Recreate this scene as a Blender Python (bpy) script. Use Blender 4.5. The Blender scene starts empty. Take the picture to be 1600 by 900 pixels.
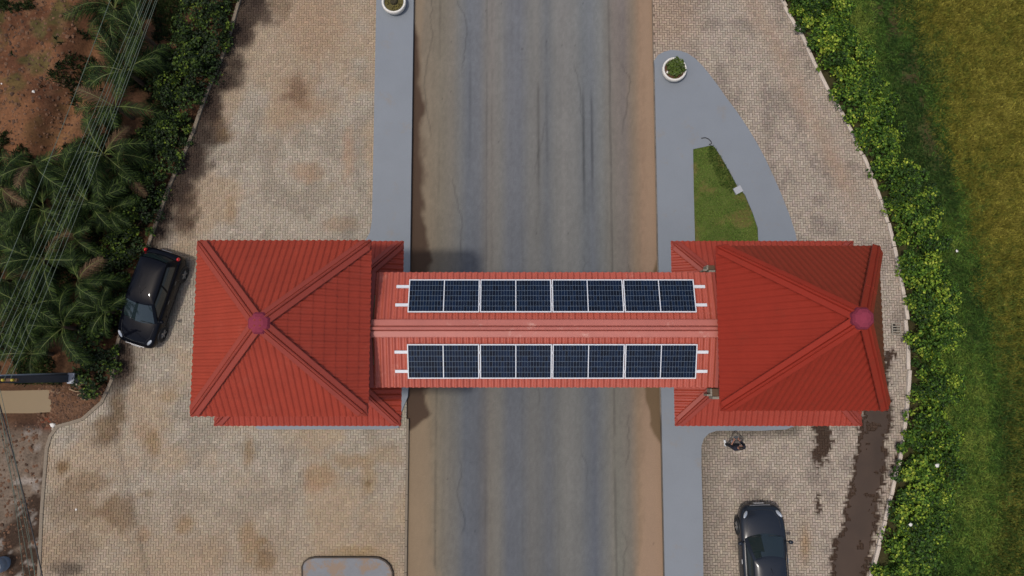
import bpy, bmesh, math, random
import numpy as np
from mathutils import Vector, Matrix
from mathutils.bvhtree import BVHTree
from mathutils.geometry import tessellate_polygon
R = math.radians
random.seed(7); rng = np.random.default_rng(7)
scene = bpy.context.scene
COL = scene.collection

# ------------------------------------------------------------------ camera, sky, sun
CAM_H, CAM_T, FPX = 31.0, R(6.0), 1200.0
cd = bpy.data.cameras.new('camera'); cam = bpy.data.objects.new('camera', cd); COL.objects.link(cam)
cam.location = (0, 0, CAM_H); cam.rotation_euler = (CAM_T, 0, 0)
cd.sensor_width = 36; cd.lens = FPX / 1600 * 36; cd.clip_end = 2000
scene.camera = cam
SUN = Vector((0.265, 0.115, -1.0)).normalized()
wd = bpy.data.worlds.new('World'); scene.world = wd; wd.use_nodes = True
nt = wd.node_tree; bg = nt.nodes['Background']
sky = nt.nodes.new('ShaderNodeTexSky'); sky.sky_type = 'NISHITA'; sky.sun_disc = False
sky.sun_elevation = math.asin(-SUN.z); sky.sun_rotation = math.atan2(-SUN.x, -SUN.y)
sky.air_density = 1.0; sky.dust_density = 4.0; sky.ozone_density = 0.6
nt.links.new(sky.outputs[0], bg.inputs[0]); bg.inputs[1].default_value = 0.127
sl = bpy.data.lights.new('sun', 'SUN'); sl.energy = 1.85; sl.angle = R(3.0); sl.color = (1.0, 0.955, 0.89)
so = bpy.data.objects.new('sun', sl); COL.objects.link(so); so.rotation_euler = SUN.to_track_quat('-Z', 'Y').to_euler()
so.location = (-8, -5, 40)
vs = scene.view_settings
vs.view_transform = 'Standard'; vs.look = 'None'; vs.gamma = 1; vs.exposure = 0.0; vs.use_curve_mapping = False
scene.render.engine = 'CYCLES'
KILL = 1.25          # how bright a white card in the open renders, to turn seen colours into base colours

# ------------------------------------------------------------------ survey helpers
_s, _c = math.sin(CAM_T), math.cos(CAM_T)
def P(u, v, z=0.0):
    dx = (u - 800) / FPX; dy = (450 - v) / FPX
    t = (z - CAM_H) / (dy * _s - _c)
    return Vector((t * dx, t * (dy * _c + _s), z))
def Q(x, y, z=0.0):
    """where ground point falls on the survey photo (arrays ok)"""
    yc = y * _c + (z - CAM_H) * _s; zc = -y * _s + (z - CAM_H) * _c
    return 800 + FPX * x / (-zc), 450 - FPX * yc / (-zc)
def lin(c):
    a = np.asarray(c, float) / 255.0
    return np.where(a <= 0.04045, a / 12.92, ((a + 0.055) / 1.055) ** 2.4)
def A(r, g, b, k=None):
    return tuple(float(q) for q in np.clip(lin((r, g, b)) / (k or KILL), 0, 0.9))
def Aa(c): return np.array(A(*c))
def hsh(i, j, s):
    n = (i.astype(np.int64) * 374761393 + j.astype(np.int64) * 668265263 + s * 974634777) & 0xFFFFFFFF
    n = ((n ^ (n >> 13)) * 1274126177) & 0xFFFFFFFF
    return ((n ^ (n >> 16)) & 0xFFFF) / 65535.0
def vnoise(x, y, s=0):
    i = np.floor(x); j = np.floor(y); fx = x - i; fy = y - j
    fx = fx * fx * (3 - 2 * fx); fy = fy * fy * (3 - 2 * fy)
    a = hsh(i, j, s); b = hsh(i + 1, j, s); c = hsh(i, j + 1, s); d = hsh(i + 1, j + 1, s)
    return a + (b - a) * fx + (c - a) * fy + (a - b - c + d) * fx * fy
def fbm(x, y, s=0, o=4):
    r = 0; a = 0.5; t = 0
    for k in range(o):
        r = r + a * vnoise(x, y, s + k * 17); t += a; x = x * 2.03; y = y * 2.03; a *= 0.5
    return r / t
def sstep(a, b, x):
    t = np.clip((x - a) / (b - a), 0, 1); return t * t * (3 - 2 * t)
def inpoly(x, y, poly):
    r = np.zeros(np.shape(x), bool); n = len(poly)
    for k in range(n):
        x0, y0 = poly[k]; x1, y1 = poly[(k + 1) % n]
        if y0 == y1: continue
        cnd = ((y0 > y) != (y1 > y)) & (x < (x1 - x0) * (y - y0) / (y1 - y0) + x0)
        r ^= cnd
    return r
def dpoly(x, y, pts):
    d = np.full(np.shape(x), 1e9)
    for (x0, y0), (x1, y1) in zip(pts[:-1], pts[1:]):
        vx, vy = x1 - x0, y1 - y0; t = np.clip(((x - x0) * vx + (y - y0) * vy) / (vx * vx + vy * vy + 1e-12), 0, 1)
        d = np.minimum(d, np.hypot(x - x0 - t * vx, y - y0 - t * vy))
    return d

# ------------------------------------------------------------------ object helpers
def obj(name, me, m=None, parent=None, loc=None, rot=None):
    if isinstance(me, bmesh.types.BMesh):
        b = me; me = bpy.data.meshes.new(name); b.to_mesh(me); b.free()
    o = bpy.data.objects.new(name, me); COL.objects.link(o)
    if m is not None and me is not None and not me.materials:
        for q in (m if isinstance(m, (list, tuple)) else [m]): me.materials.append(q)
    if parent: o.parent = parent
    if loc is not None: o.location = loc
    if rot is not None: o.rotation_euler = rot
    return o
def tag(o, label, cat, group=None):
    o['label'] = label; o['category'] = cat
    if group: o['group'] = group
    return o
def thing(name, label, cat, loc=(0, 0, 0), rz=0, group=None):
    o = bpy.data.objects.new(name, None); COL.objects.link(o); o.empty_display_size = 0.2
    o.location = loc; o.rotation_euler = (0, 0, rz); return tag(o, label, cat, group)
def struct(o, kind='structure', label=None):
    o['kind'] = kind
    if label: o['label'] = label
    return o
def mesh_np(name, V, F, smooth=False):
    """V (n,3), F (m,k) with one face size"""
    me = bpy.data.meshes.new(name); V = np.asarray(V, np.float32); F = np.asarray(F, np.int32)
    k = F.shape[1]
    me.vertices.add(len(V)); me.vertices.foreach_set('co', V.ravel())
    me.loops.add(F.size); me.loops.foreach_set('vertex_index', F.ravel())
    me.polygons.add(len(F)); me.polygons.foreach_set('loop_start', np.arange(0, F.size, k, dtype=np.int32))
    me.polygons.foreach_set('loop_total', np.full(len(F), k, np.int32))
    me.polygons.foreach_set('use_smooth', np.full(len(F), smooth, bool))
    me.update(calc_edges=True); me.validate(); return me
def vcol(me, rgb, name='col'):
    a = me.attributes.new(name, 'FLOAT_COLOR', 'POINT'); n = len(me.vertices)
    d = np.ones((n, 4), np.float32); d[:, :3] = rgb; a.data.foreach_set('color', d.ravel())
def pyd(name, V, F, smooth=False):
    me = bpy.data.meshes.new(name); me.from_pydata([tuple(v) for v in V], [], F); me.update()
    if smooth: me.polygons.foreach_set('use_smooth', [True] * len(me.polygons))
    return me
def box(bm, x0, x1, y0, y1, z0, z1, mi=0):
    vs_ = [bm.verts.new(p) for p in ((x0, y0, z0), (x1, y0, z0), (x1, y1, z0), (x0, y1, z0), (x0, y0, z1), (x1, y0, z1), (x1, y1, z1), (x0, y1, z1))]
    for f in ((3, 2, 1, 0), (4, 5, 6, 7), (0, 1, 5, 4), (1, 2, 6, 5), (2, 3, 7, 6), (3, 0, 4, 7)):
        bm.faces.new([vs_[i] for i in f]).material_index = mi
    return vs_
def boxm(name, x0, x1, y0, y1, z0, z1, bev=0.0):
    bm = bmesh.new(); box(bm, x0, x1, y0, y1, z0, z1)
    if bev: bmesh.ops.bevel(bm, geom=bm.edges[:], offset=bev, segments=2, affect='EDGES', profile=0.5)
    me = bpy.data.meshes.new(name); bm.to_mesh(me); bm.free(); return me
def lathe(name, prof, n=24, cap=False, smooth=True, jit=None):
    V = []; F = []
    for i in range(n):
        a = 2 * math.pi * i / n
        for r, z in prof: V.append((r * math.cos(a), r * math.sin(a), z))
    m = len(prof)
    for i in range(n):
        for j in range(m - 1):
            F.append((i * m + j, ((i + 1) % n) * m + j, ((i + 1) % n) * m + j + 1, i * m + j + 1))
    if cap: F.append([i * m + m - 1 for i in range(n)])
    return pyd(name, V, F, smooth)
def tube(name, pts, rad, n=6, smooth=True, caps=True):
    pts = [Vector(p) for p in pts]; V = []; F = []
    if not isinstance(rad, (list, tuple)): rad = [rad] * len(pts)
    for i, p in enumerate(pts):
        d = (pts[min(i + 1, len(pts) - 1)] - pts[max(i - 1, 0)]).normalized()
        s = d.cross(Vector((0, 0, 1)) if abs(d.z) < 0.95 else Vector((1, 0, 0))).normalized(); t = s.cross(d)
        for k in range(n):
            a = 2 * math.pi * k / n; V.append(p + (s * math.cos(a) + t * math.sin(a)) * rad[i])
    for i in range(len(pts) - 1):
        for k in range(n): F.append((i * n + k, i * n + (k + 1) % n, (i + 1) * n + (k + 1) % n, (i + 1) * n + k))
    if caps: F.append(list(range(n))[::-1]); F.append([(len(pts) - 1) * n + k for k in range(n)])
    return pyd(name, V, F, smooth)
def slab(name, loops, z0, z1, zb=0.0):
    """flat slab from an outer loop (and holes), with side faces"""
    pts = [p for l in loops for p in l]
    tri = tessellate_polygon([[Vector((p[0], p[1], 0)) for p in l] for l in loops])
    n = len(pts); V = [(p[0], p[1], z1) for p in pts] + [(p[0], p[1], z0) for p in pts]; F = []
    for t in tri:
        a, b, c = [Vector(V[i]) for i in t]
        F.append(tuple(t) if (b - a).cross(c - a).z > 0 else tuple(t[::-1]))
    o = 0
    for l in loops:
        m = len(l)
        for i in range(m):
            a, b = o + i, o + (i + 1) % m; F.append((a, b, b + n, a + n))
        o += m
    return pyd(name, V, F)
def copy_tree(o, parent=None):
    c = o.copy(); COL.objects.link(c)
    if parent: c.parent = parent
    for ch in o.children: copy_tree(ch, c)
    return c

# ------------------------------------------------------------------ materials
MATS = {}
def mat(name, col=(.5, .5, .5), rough=0.7, metal=0.0, attr=None, var=0.0, vscale=3.0, bump=0.0, bscale=40.0, spec=0.5,
        isl=0.0, fine=0.0, fscale=60.0, trans=0.0, coat=0.0, hue=None, stain=None):
    m = bpy.data.materials.new(name); m.use_nodes = True; MATS[name] = m
    n = m.node_tree.nodes; L = m.node_tree.links; b = n['Principled BSDF']
    b.inputs['Roughness'].default_value = rough; b.inputs['Metallic'].default_value = metal
    b.inputs['Specular IOR Level'].default_value = spec
    if coat: b.inputs['Coat Weight'].default_value = coat; b.inputs['Coat Roughness'].default_value = 0.04
    if trans: b.inputs['Transmission Weight'].default_value = trans
    tc = n.new('ShaderNodeTexCoord')
    if attr:
        at = n.new('ShaderNodeAttribute'); at.attribute_name = attr; c = at.outputs['Color']
    else:
        rg = n.new('ShaderNodeRGB'); rg.outputs[0].default_value = (*col, 1); c = rg.outputs[0]
    def mul(c, fac_socket, amt):
        mr = n.new('ShaderNodeMapRange'); mr.inputs['To Min'].default_value = 1 - amt; mr.inputs['To Max'].default_value = 1 + amt
        L.new(fac_socket, mr.inputs['Value'])
        vm = n.new('ShaderNodeVectorMath'); vm.operation = 'SCALE'; L.new(c, vm.inputs[0]); L.new(mr.outputs[0], vm.inputs['Scale'])
        return vm.outputs[0]
    if var:
        t = n.new('ShaderNodeTexNoise'); t.inputs['Scale'].default_value = vscale; t.inputs['Detail'].default_value = 6
        t.inputs['Roughness'].default_value = 0.65
        L.new(tc.outputs['Object'], t.inputs['Vector']); c = mul(c, t.outputs[0], var)
    if fine:
        t = n.new('ShaderNodeTexNoise'); t.inputs['Scale'].default_value = fscale; t.inputs['Detail'].default_value = 3
        L.new(tc.outputs['Object'], t.inputs['Vector']); c = mul(c, t.outputs[0], fine)
    if stain:                 # dirt of its own colour in irregular patches: (colour, low, high, scale, amount)
        t = n.new('ShaderNodeTexNoise'); t.inputs['Scale'].default_value = stain[3]; t.inputs['Detail'].default_value = 7; t.inputs['Roughness'].default_value = 0.7
        L.new(tc.outputs['Object'], t.inputs['Vector'])
        mr = n.new('ShaderNodeMapRange'); mr.inputs['From Min'].default_value = stain[1]; mr.inputs['From Max'].default_value = stain[2]; mr.inputs['To Max'].default_value = stain[4]; mr.interpolation_type = 'SMOOTHSTEP'
        L.new(t.outputs[0], mr.inputs['Value']); mx = n.new('ShaderNodeMix'); mx.data_type = 'RGBA'; L.new(mr.outputs[0], mx.inputs[0]); L.new(c, mx.inputs[6]); mx.inputs[7].default_value = (*stain[0], 1); c = mx.outputs[2]
    if isl:
        g = n.new('ShaderNodeNewGeometry'); c = mul(c, g.outputs['Random Per Island'], isl)
    if hue is not None:       # second leaf colour by island
        g = n.new('ShaderNodeNewGeometry'); mx = n.new('ShaderNodeMix'); mx.data_type = 'RGBA'
        mp = n.new('ShaderNodeMath'); mp.operation = 'POWER'; mp.inputs[1].default_value = hue[1]
        L.new(g.outputs['Random Per Island'], mp.inputs[0]); L.new(mp.outputs[0], mx.inputs[0])
        L.new(c, mx.inputs[6]); mx.inputs[7].default_value = (*hue[0], 1); c = mx.outputs[2]
    L.new(c, b.inputs['Base Color'])
    if bump:
        t = n.new('ShaderNodeTexNoise'); t.inputs['Scale'].default_value = bscale; t.inputs['Detail'].default_value = 5
        L.new(tc.outputs['Object'], t.inputs['Vector'])
        bp = n.new('ShaderNodeBump'); bp.inputs['Strength'].default_value = bump; bp.inputs['Distance'].default_value = 0.02
        L.new(t.outputs[0], bp.inputs['Height']); L.new(bp.outputs[0], b.inputs['Normal'])
    return m

M_ground = mat('far_ground', A(70, 75, 40), 0.95, var=0.4, vscale=0.3, bump=0.3)
M_road = mat('asphalt', attr='col', rough=0.8, var=0.06, vscale=1.2, fine=0.16, fscale=22, bump=0.25, bscale=90, spec=0.3)
M_paver = mat('paver', attr='col', rough=0.85, fine=0.16, fscale=30, bump=0.3, bscale=120, spec=0.3)
M_bed = mat('paving_bed', attr='col', rough=0.95, fine=0.15, fscale=30, bump=0.2, spec=0.2)
M_walk = mat('grey_floor_paint', A(128, 134, 141), 0.62, stain=(A(140, 124, 104), .56, .72, 1.3, .35), var=0.10, vscale=0.8, fine=0.06, fscale=20, bump=0.06, spec=0.35)
M_walkdirty = mat('worn_grey_floor_paint', A(122, 124, 128), 0.7, stain=(A(140, 114, 88), .46, .6, 1.6, .8), var=0.2, vscale=2.2, fine=0.06, fscale=25, bump=0.08)
M_kerb = mat('concrete_kerb', A(134, 121, 104), 0.9, var=0.25, vscale=4, fine=0.15, bump=0.3)
M_lime = mat('whitewashed_concrete', A(205, 192, 178), 0.9, var=0.3, vscale=5, fine=0.12, fscale=30, bump=0.4)
M_soil = mat('red_soil', attr='col', rough=0.97, var=0.40, vscale=2.5, fine=0.55, fscale=11, bump=1.0, bscale=14, spec=0.15)
M_turf = mat('turf', attr='col', rough=0.95, var=0.3, vscale=2.0, fine=0.3, fscale=18, bump=0.5, spec=0.15)
M_blade = mat('grass_blade', attr='col', rough=0.7, spec=0.25)
M_stone = mat('field_stone', A(100, 72, 52), 0.95, isl=0.55, var=0.2, bump=0.3)
M_roof = mat('red_roof_sheet', A(163, 62, 43), 0.5, stain=(A(176, 88, 70), .52, .75, 1.4, .35), var=0.2, vscale=1.6, fine=0.06, fscale=18, bump=0.05, spec=0.35)
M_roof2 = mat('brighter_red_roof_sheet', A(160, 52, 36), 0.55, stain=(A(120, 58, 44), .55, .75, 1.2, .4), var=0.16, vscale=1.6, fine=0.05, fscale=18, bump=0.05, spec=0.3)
M_roof_brown = mat('brown_roof_sheet', A(124, 72, 48), 0.7, var=0.2, vscale=2.0, fine=0.06, fscale=18, spec=0.2)
M_roof_redbrown = mat('redbrown_roof_sheet', A(154, 58, 40), 0.6, var=0.12, vscale=2.0, fine=0.06, fscale=18, spec=0.25)
M_cap = mat('red_ridge_cap', A(154, 66, 52), 0.45, stain=(A(120, 60, 50), .55, .75, 2, .4), var=0.12, vscale=2.5, spec=0.35)
M_capfade = mat('faded_pink_ridge_cap', A(186, 108, 95), 0.45, stain=(A(222, 176, 160), .58, .74, 2.6, .5), var=0.2, vscale=1.5, spec=0.5)
M_finial = mat('purple_red_finial', A(140, 57, 74), 0.85, spec=0.1, var=0.18, vscale=5)
M_wall = mat('cream_render', A(205, 190, 160), 0.85, var=0.12, vscale=1.2, bump=0.2)
M_conc = mat('bare_concrete', A(150, 142, 128), 0.9, var=0.25, vscale=6, bump=0.4)
M_brown = mat('brown_timber', A(98, 72, 50), 0.8, var=0.2, vscale=5)
M_alu = mat('aluminium', A(225, 228, 232), 0.35, 0.0, spec=0.6)
M_wht = mat('white_paint', A(230, 226, 218), 0.7, var=0.08, vscale=6)
M_bark = mat('bark', A(95, 75, 58), 0.95, var=0.3, vscale=8, bump=0.6)
M_wire = mat('wire_sheath', A(98, 110, 98), 0.7, spec=0.2)
M_wired = mat('black_cable', A(42, 42, 44), 0.6)
M_pole = mat('weathered_pole', A(74, 76, 84), 0.85, var=0.2, vscale=4, bump=0.3)
M_glass = mat('car_glass', (0.012, 0.02, 0.022), 0.03, spec=0.9)
M_tyre = mat('tyre_rubber', (0.016, 0.016, 0.017), 0.85, bump=0.1)
M_rim = mat('alloy_rim', (0.42, 0.43, 0.45), 0.3, 0.8)
M_trim = mat('black_trim', (0.012, 0.012, 0.013), 0.5)
M_lamp = mat('lamp_lens', (0.40, 0.43, 0.47), 0.08, 0.3, spec=0.9)
M_red = mat('red_lens', (0.5, 0.01, 0.012), 0.15, spec=0.8)
M_win = mat('window_glass', (0.03, 0.045, 0.055), 0.05, spec=0.8)
M_water = mat('muddy_water', A(124, 104, 70), 0.12, spec=0.5, var=0.05)

# solar cell print: gridded dark-blue cells under glass (object x runs 0..w, y 0..h)
def cell_mat(px, py):
    m = bpy.data.materials.new('solar_cells'); m.use_nodes = True
    n = m.node_tree.nodes; L = m.node_tree.links; b = n['Principled BSDF']
    tc = n.new('ShaderNodeTexCoord'); sp = n.new('ShaderNodeSeparateXYZ'); L.new(tc.outputs['Object'], sp.inputs[0])
    def line(sock, pitch, half):
        d = n.new('ShaderNodeMath'); d.operation = 'DIVIDE'; L.new(sock, d.inputs[0]); d.inputs[1].default_value = pitch
        f = n.new('ShaderNodeMath'); f.operation = 'FRACT'; L.new(d.outputs[0], f.inputs[0])
        s = n.new('ShaderNodeMath'); s.operation = 'SUBTRACT'; L.new(f.outputs[0], s.inputs[0]); s.inputs[1].default_value = 0.5
        a = n.new('ShaderNodeMath'); a.operation = 'ABSOLUTE'; L.new(s.outputs[0], a.inputs[0])
        g = n.new('ShaderNodeMath'); g.operation = 'GREATER_THAN'; L.new(a.outputs[0], g.inputs[0]); g.inputs[1].default_value = 0.5 - half / pitch
        return g.outputs[0], d.outputs[0]
    g1, d1 = line(sp.outputs[0], px, 0.0024); g2, d2 = line(sp.outputs[1], py, 0.0035)
    mx = n.new('ShaderNodeMath'); mx.operation = 'MAXIMUM'; L.new(g1, mx.inputs[0]); L.new(g2, mx.inputs[1])
    fl = n.new('ShaderNodeCombineXYZ')
    for i, d in enumerate((d1, d2)):
        q = n.new('ShaderNodeMath'); q.operation = 'FLOOR'; L.new(d, q.inputs[0]); L.new(q.outputs[0], fl.inputs[i])
    oi = n.new('ShaderNodeObjectInfo'); L.new(oi.outputs['Random'], fl.inputs[2])
    wn = n.new('ShaderNodeTexWhiteNoise'); L.new(fl.outputs[0], wn.inputs['Vector'])
    r = n.new('ShaderNodeMix'); r.data_type = 'RGBA'; L.new(wn.outputs['Value'], r.inputs[0])
    r.inputs[6].default_value = (0.003, 0.0045, 0.010, 1); r.inputs[7].default_value = (0.004, 0.011, 0.030, 1)
    k = n.new('ShaderNodeMix'); k.data_type = 'RGBA'; L.new(mx.outputs[0], k.inputs[0]); L.new(r.outputs[2], k.inputs[6])
    k.inputs[7].default_value = (0.13, 0.17, 0.22, 1); L.new(k.outputs[2], b.inputs['Base Color'])
    b.inputs['Roughness'].default_value = 0.15; b.inputs['Specular IOR Level'].default_value = 0.22
    return m
M_cell = cell_mat(0.96 / 12, 0.939 / 6)

# ------------------------------------------------------------------ boundary lines (surveyed)
def W2(pts, z=0.1): return [tuple(P(u, v, z)[:2]) for u, v in pts]
LEFT_EDGE = W2([(420, -170), (396, -70), (375, 0), (352, 80), (322, 150), (300, 215), (266, 290), (234, 380), (205, 465), (184, 540), (176, 592),
                (160, 628), (128, 656), (84, 668), (74, 700), (66, 800), (62, 900), (58, 1000), (56, 1080)])
RIGHT_EDGE = W2([(1150, -150), (1186, -70), (1220, 0), (1240, 35), (1262, 78), (1280, 115), (1303, 160), (1325, 198), (1345, 240), (1366, 285), (1382, 335),
                 (1393, 375), (1404, 420), (1412, 470), (1417, 520), (1419, 575), (1416, 630), (1409, 690), (1398, 750), (1384, 810), (1368, 865), (1356, 905), (1335, 980), (1310, 1060)])
ROAD_L, ROAD_R = -4.13, 5.92
paveL = LEFT_EDGE + [(ROAD_L, LEFT_EDGE[-1][1]), (ROAD_L, LEFT_EDGE[0][1])]
paveR = RIGHT_EDGE + [(ROAD_R, RIGHT_EDGE[-1][1]), (ROAD_R, RIGHT_EDGE[0][1])]
PZ = 0.12
DRAIN = P(1400, 514, PZ)

# ------------------------------------------------------------------ ground sheet
me = pyd('ground', [(-400, -400, -0.6), (400, -400, -0.6), (400, 400, -0.6), (-400, 400, -0.6)], [(0, 1, 2, 3)])
struct(obj('ground', me, M_ground), label='open ground reaching to the horizon')

def grid_mesh(name, xs, ys, zf, cf, keep=None, smooth=True):
    X, Y = np.meshgrid(xs, ys); Z = zf(X, Y); C = cf(X, Y, Z)
    V = np.stack([X, Y, Z], -1).reshape(-1, 3); nx = len(xs); ny = len(ys)
    i = np.arange(nx * ny).reshape(ny, nx)
    F = np.stack([i[:-1, :-1], i[:-1, 1:], i[1:, 1:], i[1:, :-1]], -1).reshape(-1, 4)
    if keep is not None:
        kc = keep(V[F, 0].mean(1), V[F, 1].mean(1)); F = F[kc]
        used = np.unique(F); rm = np.full(len(V), -1); rm[used] = np.arange(len(used)); V = V[used]; F = rm[F]; C = C.reshape(-1, 3)[used]
    me = mesh_np(name, V, F, smooth); vcol(me, C.reshape(-1, 3)); return me
def mixc(c, col, t): return c + (Aa(col) - c) * t[..., None]

# ------------------------------------------------------------------ road
def road_col(X, Y, Z):
    U, V = Q(X, Y)
    T = (V / 900.0)
    ux = np.array([640, 660, 685, 702, 712, 728, 745, 757, 766, 780, 795, 812, 830, 842, 858, 872, 885, 905, 918, 930, 945, 958, 968, 985, 1000, 1012, 1040])
    x_r = (ux - 800) / 39.0 * 0.985
    top = np.array([(130, 117, 100), (123, 113, 98), (120, 112, 98), (122, 114, 103), (116, 113, 108), (108, 109, 112), (112, 112, 114), (118, 113, 107), (124, 117, 110), (121, 117, 111), (113, 112, 113), (110, 110, 113), (119, 116, 111), (122, 118, 112), (112, 112, 112), (121, 118, 113), (126, 122, 117), (121, 119, 115), (111, 112, 112), (113, 114, 115), (121, 120, 116), (119, 113, 105), (124, 113, 104), (118, 108, 102), (125, 112, 96), (146, 121, 98), (146, 121, 98)], float)
    bot = np.array([(138, 116, 88), (140, 118, 90), (122, 112, 96), (112, 106, 97), (108, 104, 98), (92, 94, 99), (92, 93, 97), (97, 93, 91), (116, 109, 99), (112, 107, 99), (95, 96, 100), (96, 97, 100), (104, 101, 97), (100, 98, 95), (96, 96, 98), (104, 102, 98), (116, 113, 107), (110, 108, 104), (99, 100, 102), (92, 94, 100), (108, 106, 102), (118, 112, 101), (114, 110, 99), (118, 110, 98), (142, 118, 94), (146, 121, 100), (146, 121, 100)], float)
    Xw = X + 0.10 * (fbm(X * 0.3 + 5, Y * 0.25, 3) - 0.5)
    ct = np.stack([np.interp(Xw, x_r, top[:, k]) for k in range(3)], -1); cb = np.stack([np.interp(Xw, x_r, bot[:, k]) for k in range(3)], -1)
    t = np.clip(T, 0, 1)[..., None]; c = ct * (1 - t) + cb * t
    c = c + np.array([-2.0, 0.0, 1.5]) * sstep(-3.4, -2.2, X)[..., None] * sstep(5.2, 4.2, X)[..., None]
    c = lin(c) / KILL
    s = fbm(X * 7, Y * 0.22, 11, 5); c *= (0.93 + 0.14 * s)[..., None]
    c *= (0.94 + 0.12 * fbm(X * 1.1, Y * 1.1, 31))[..., None]
    c *= (0.93 + 0.14 * vnoise(X * 13, Y * 7, 36))[..., None] * (0.95 + 0.10 * vnoise(X * 25, Y * 13, 37))[..., None]
    c *= (1 - 0.05 * sstep(.60, .70, fbm(X * .9 + 40, Y * .35, 38, 5)))[..., None]          # darker worn patches
    for q, (xa, am, sd) in enumerate(((-3.3, .3, 1), (-2.2, .3, 2), (1.1, .22, 3), (2.9, .25, 4), (4.6, .3, 5))):        # wandering cracks
        xc = xa + 1.1 * (fbm(X * 0, Y * .5, 90 + sd, 5) - .5); c *= (1 - am * sstep(.45, .6, fbm(X * 0 + sd, Y * .35, 120, 3)) * np.exp(-((X - xc) / .03) ** 2))[..., None]
    # loose sand drifted against both edges
    n1 = .65 * fbm(X * 1.4, Y * 0.45, 5, 5) + .35 * fbm(X * 5, Y * 2.4, 6, 4)
    wl = np.interp(Y, [-9, -4, -2, 4, 6, 12, 18], [1.3, 1.0, 0.8, 0.3, 0.3, 0.3, 0.5])
    dl = X - ROAD_L; c = mixc(c, (138, 120, 98), 0.6 * sstep(0.15, -0.12, dl - wl * (0.3 + 1.1 * n1)))
    dr = ROAD_R - X; wr = np.interp(Y, [-9, -6, -2, 5, 11.5, 13, 18], [1.4, 0.9, 0.7, 0.5, 0.4, 0.5, 0.5])
    c = mixc(c, (152, 127, 104), 0.75 * sstep(0.12, -0.12, dr - wr * (0.35 + 0.9 * n1)))
    # damp dark earth lying in the gutters
    n2 = fbm(X * 1.5 + 9, Y * 1.1, 8, 4)
    w = np.interp(Y, [-2.5, -1.9, 0, 4, 8, 11, 13.5, 14.5], [0.0, 0.85, 1.05, 0.85, 0.55, 0.5, 0.3, 0])
    c = mixc(c, (70, 50, 36), 0.92 * sstep(0.14, -0.12, dl - w * (0.25 + 1.1 * n2)) * (w > 0.02))
    w = np.interp(Y, [-3.0, -2.2, -0.6, 3, 4.5], [0.0, 0.5, 0.6, 0.5, 0.0])
    c = mixc(c, (98, 78, 52), 0.85 * sstep(0.07, -0.07, dr - w * (0.35 + 1.0 * n2)) * (w > 0.02))
    # tar joint lines and skid marks
    for x0, am in ((-3.02, .35), (4.08, .4), (-1.05, .22), (-0.83, .16), (0.42, .12)):
        br = sstep(0.25, 0.6, fbm(X * 0 + x0, Y * 0.6, 21, 3)); c *= (1 - am * br * np.exp(-((X - x0 - 0.04 * (fbm(X * 0, Y * 0.8, 3) - .5)) / 0.035) ** 2))[..., None]
    for u0, v0, v1, am in ((841, 128, 300, .38), (854, 135, 260, .26), (911, 138, 310, .5), (924, 142, 300, .42), (853, 52, 85, .3), (866, 55, 80, .2), (735, 90, 250, .2)):
        a0 = P(u0, v0); f = sstep(v0 - 12, v0 + 25, V) * sstep(v1 + 60, v1 - 60, V)
        c *= (1 - am * f * np.exp(-((X - a0.x) / 0.055) ** 2) * (0.6 + 0.8 * fbm(X * 9, Y * 1.5, 2)))[..., None]
    sp = vnoise(X * 11, Y * 6, 77); c *= (1 - 0.35 * (sp > 0.985))[..., None]
    return c
ys = np.concatenate([np.linspace(-90, -11, 12), np.arange(-10.5, 18.5, 0.08), np.linspace(20, 120, 12)])
xs = np.arange(ROAD_L - 0.12, ROAD_R + 0.12, 0.05)
me = grid_mesh('road', xs, ys, lambda X, Y: 0.012 * (fbm(X * .5, Y * .2, 4) - .5), road_col)
struct(obj('road', me, M_road), label='worn grey asphalt road passing under the gate')

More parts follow.
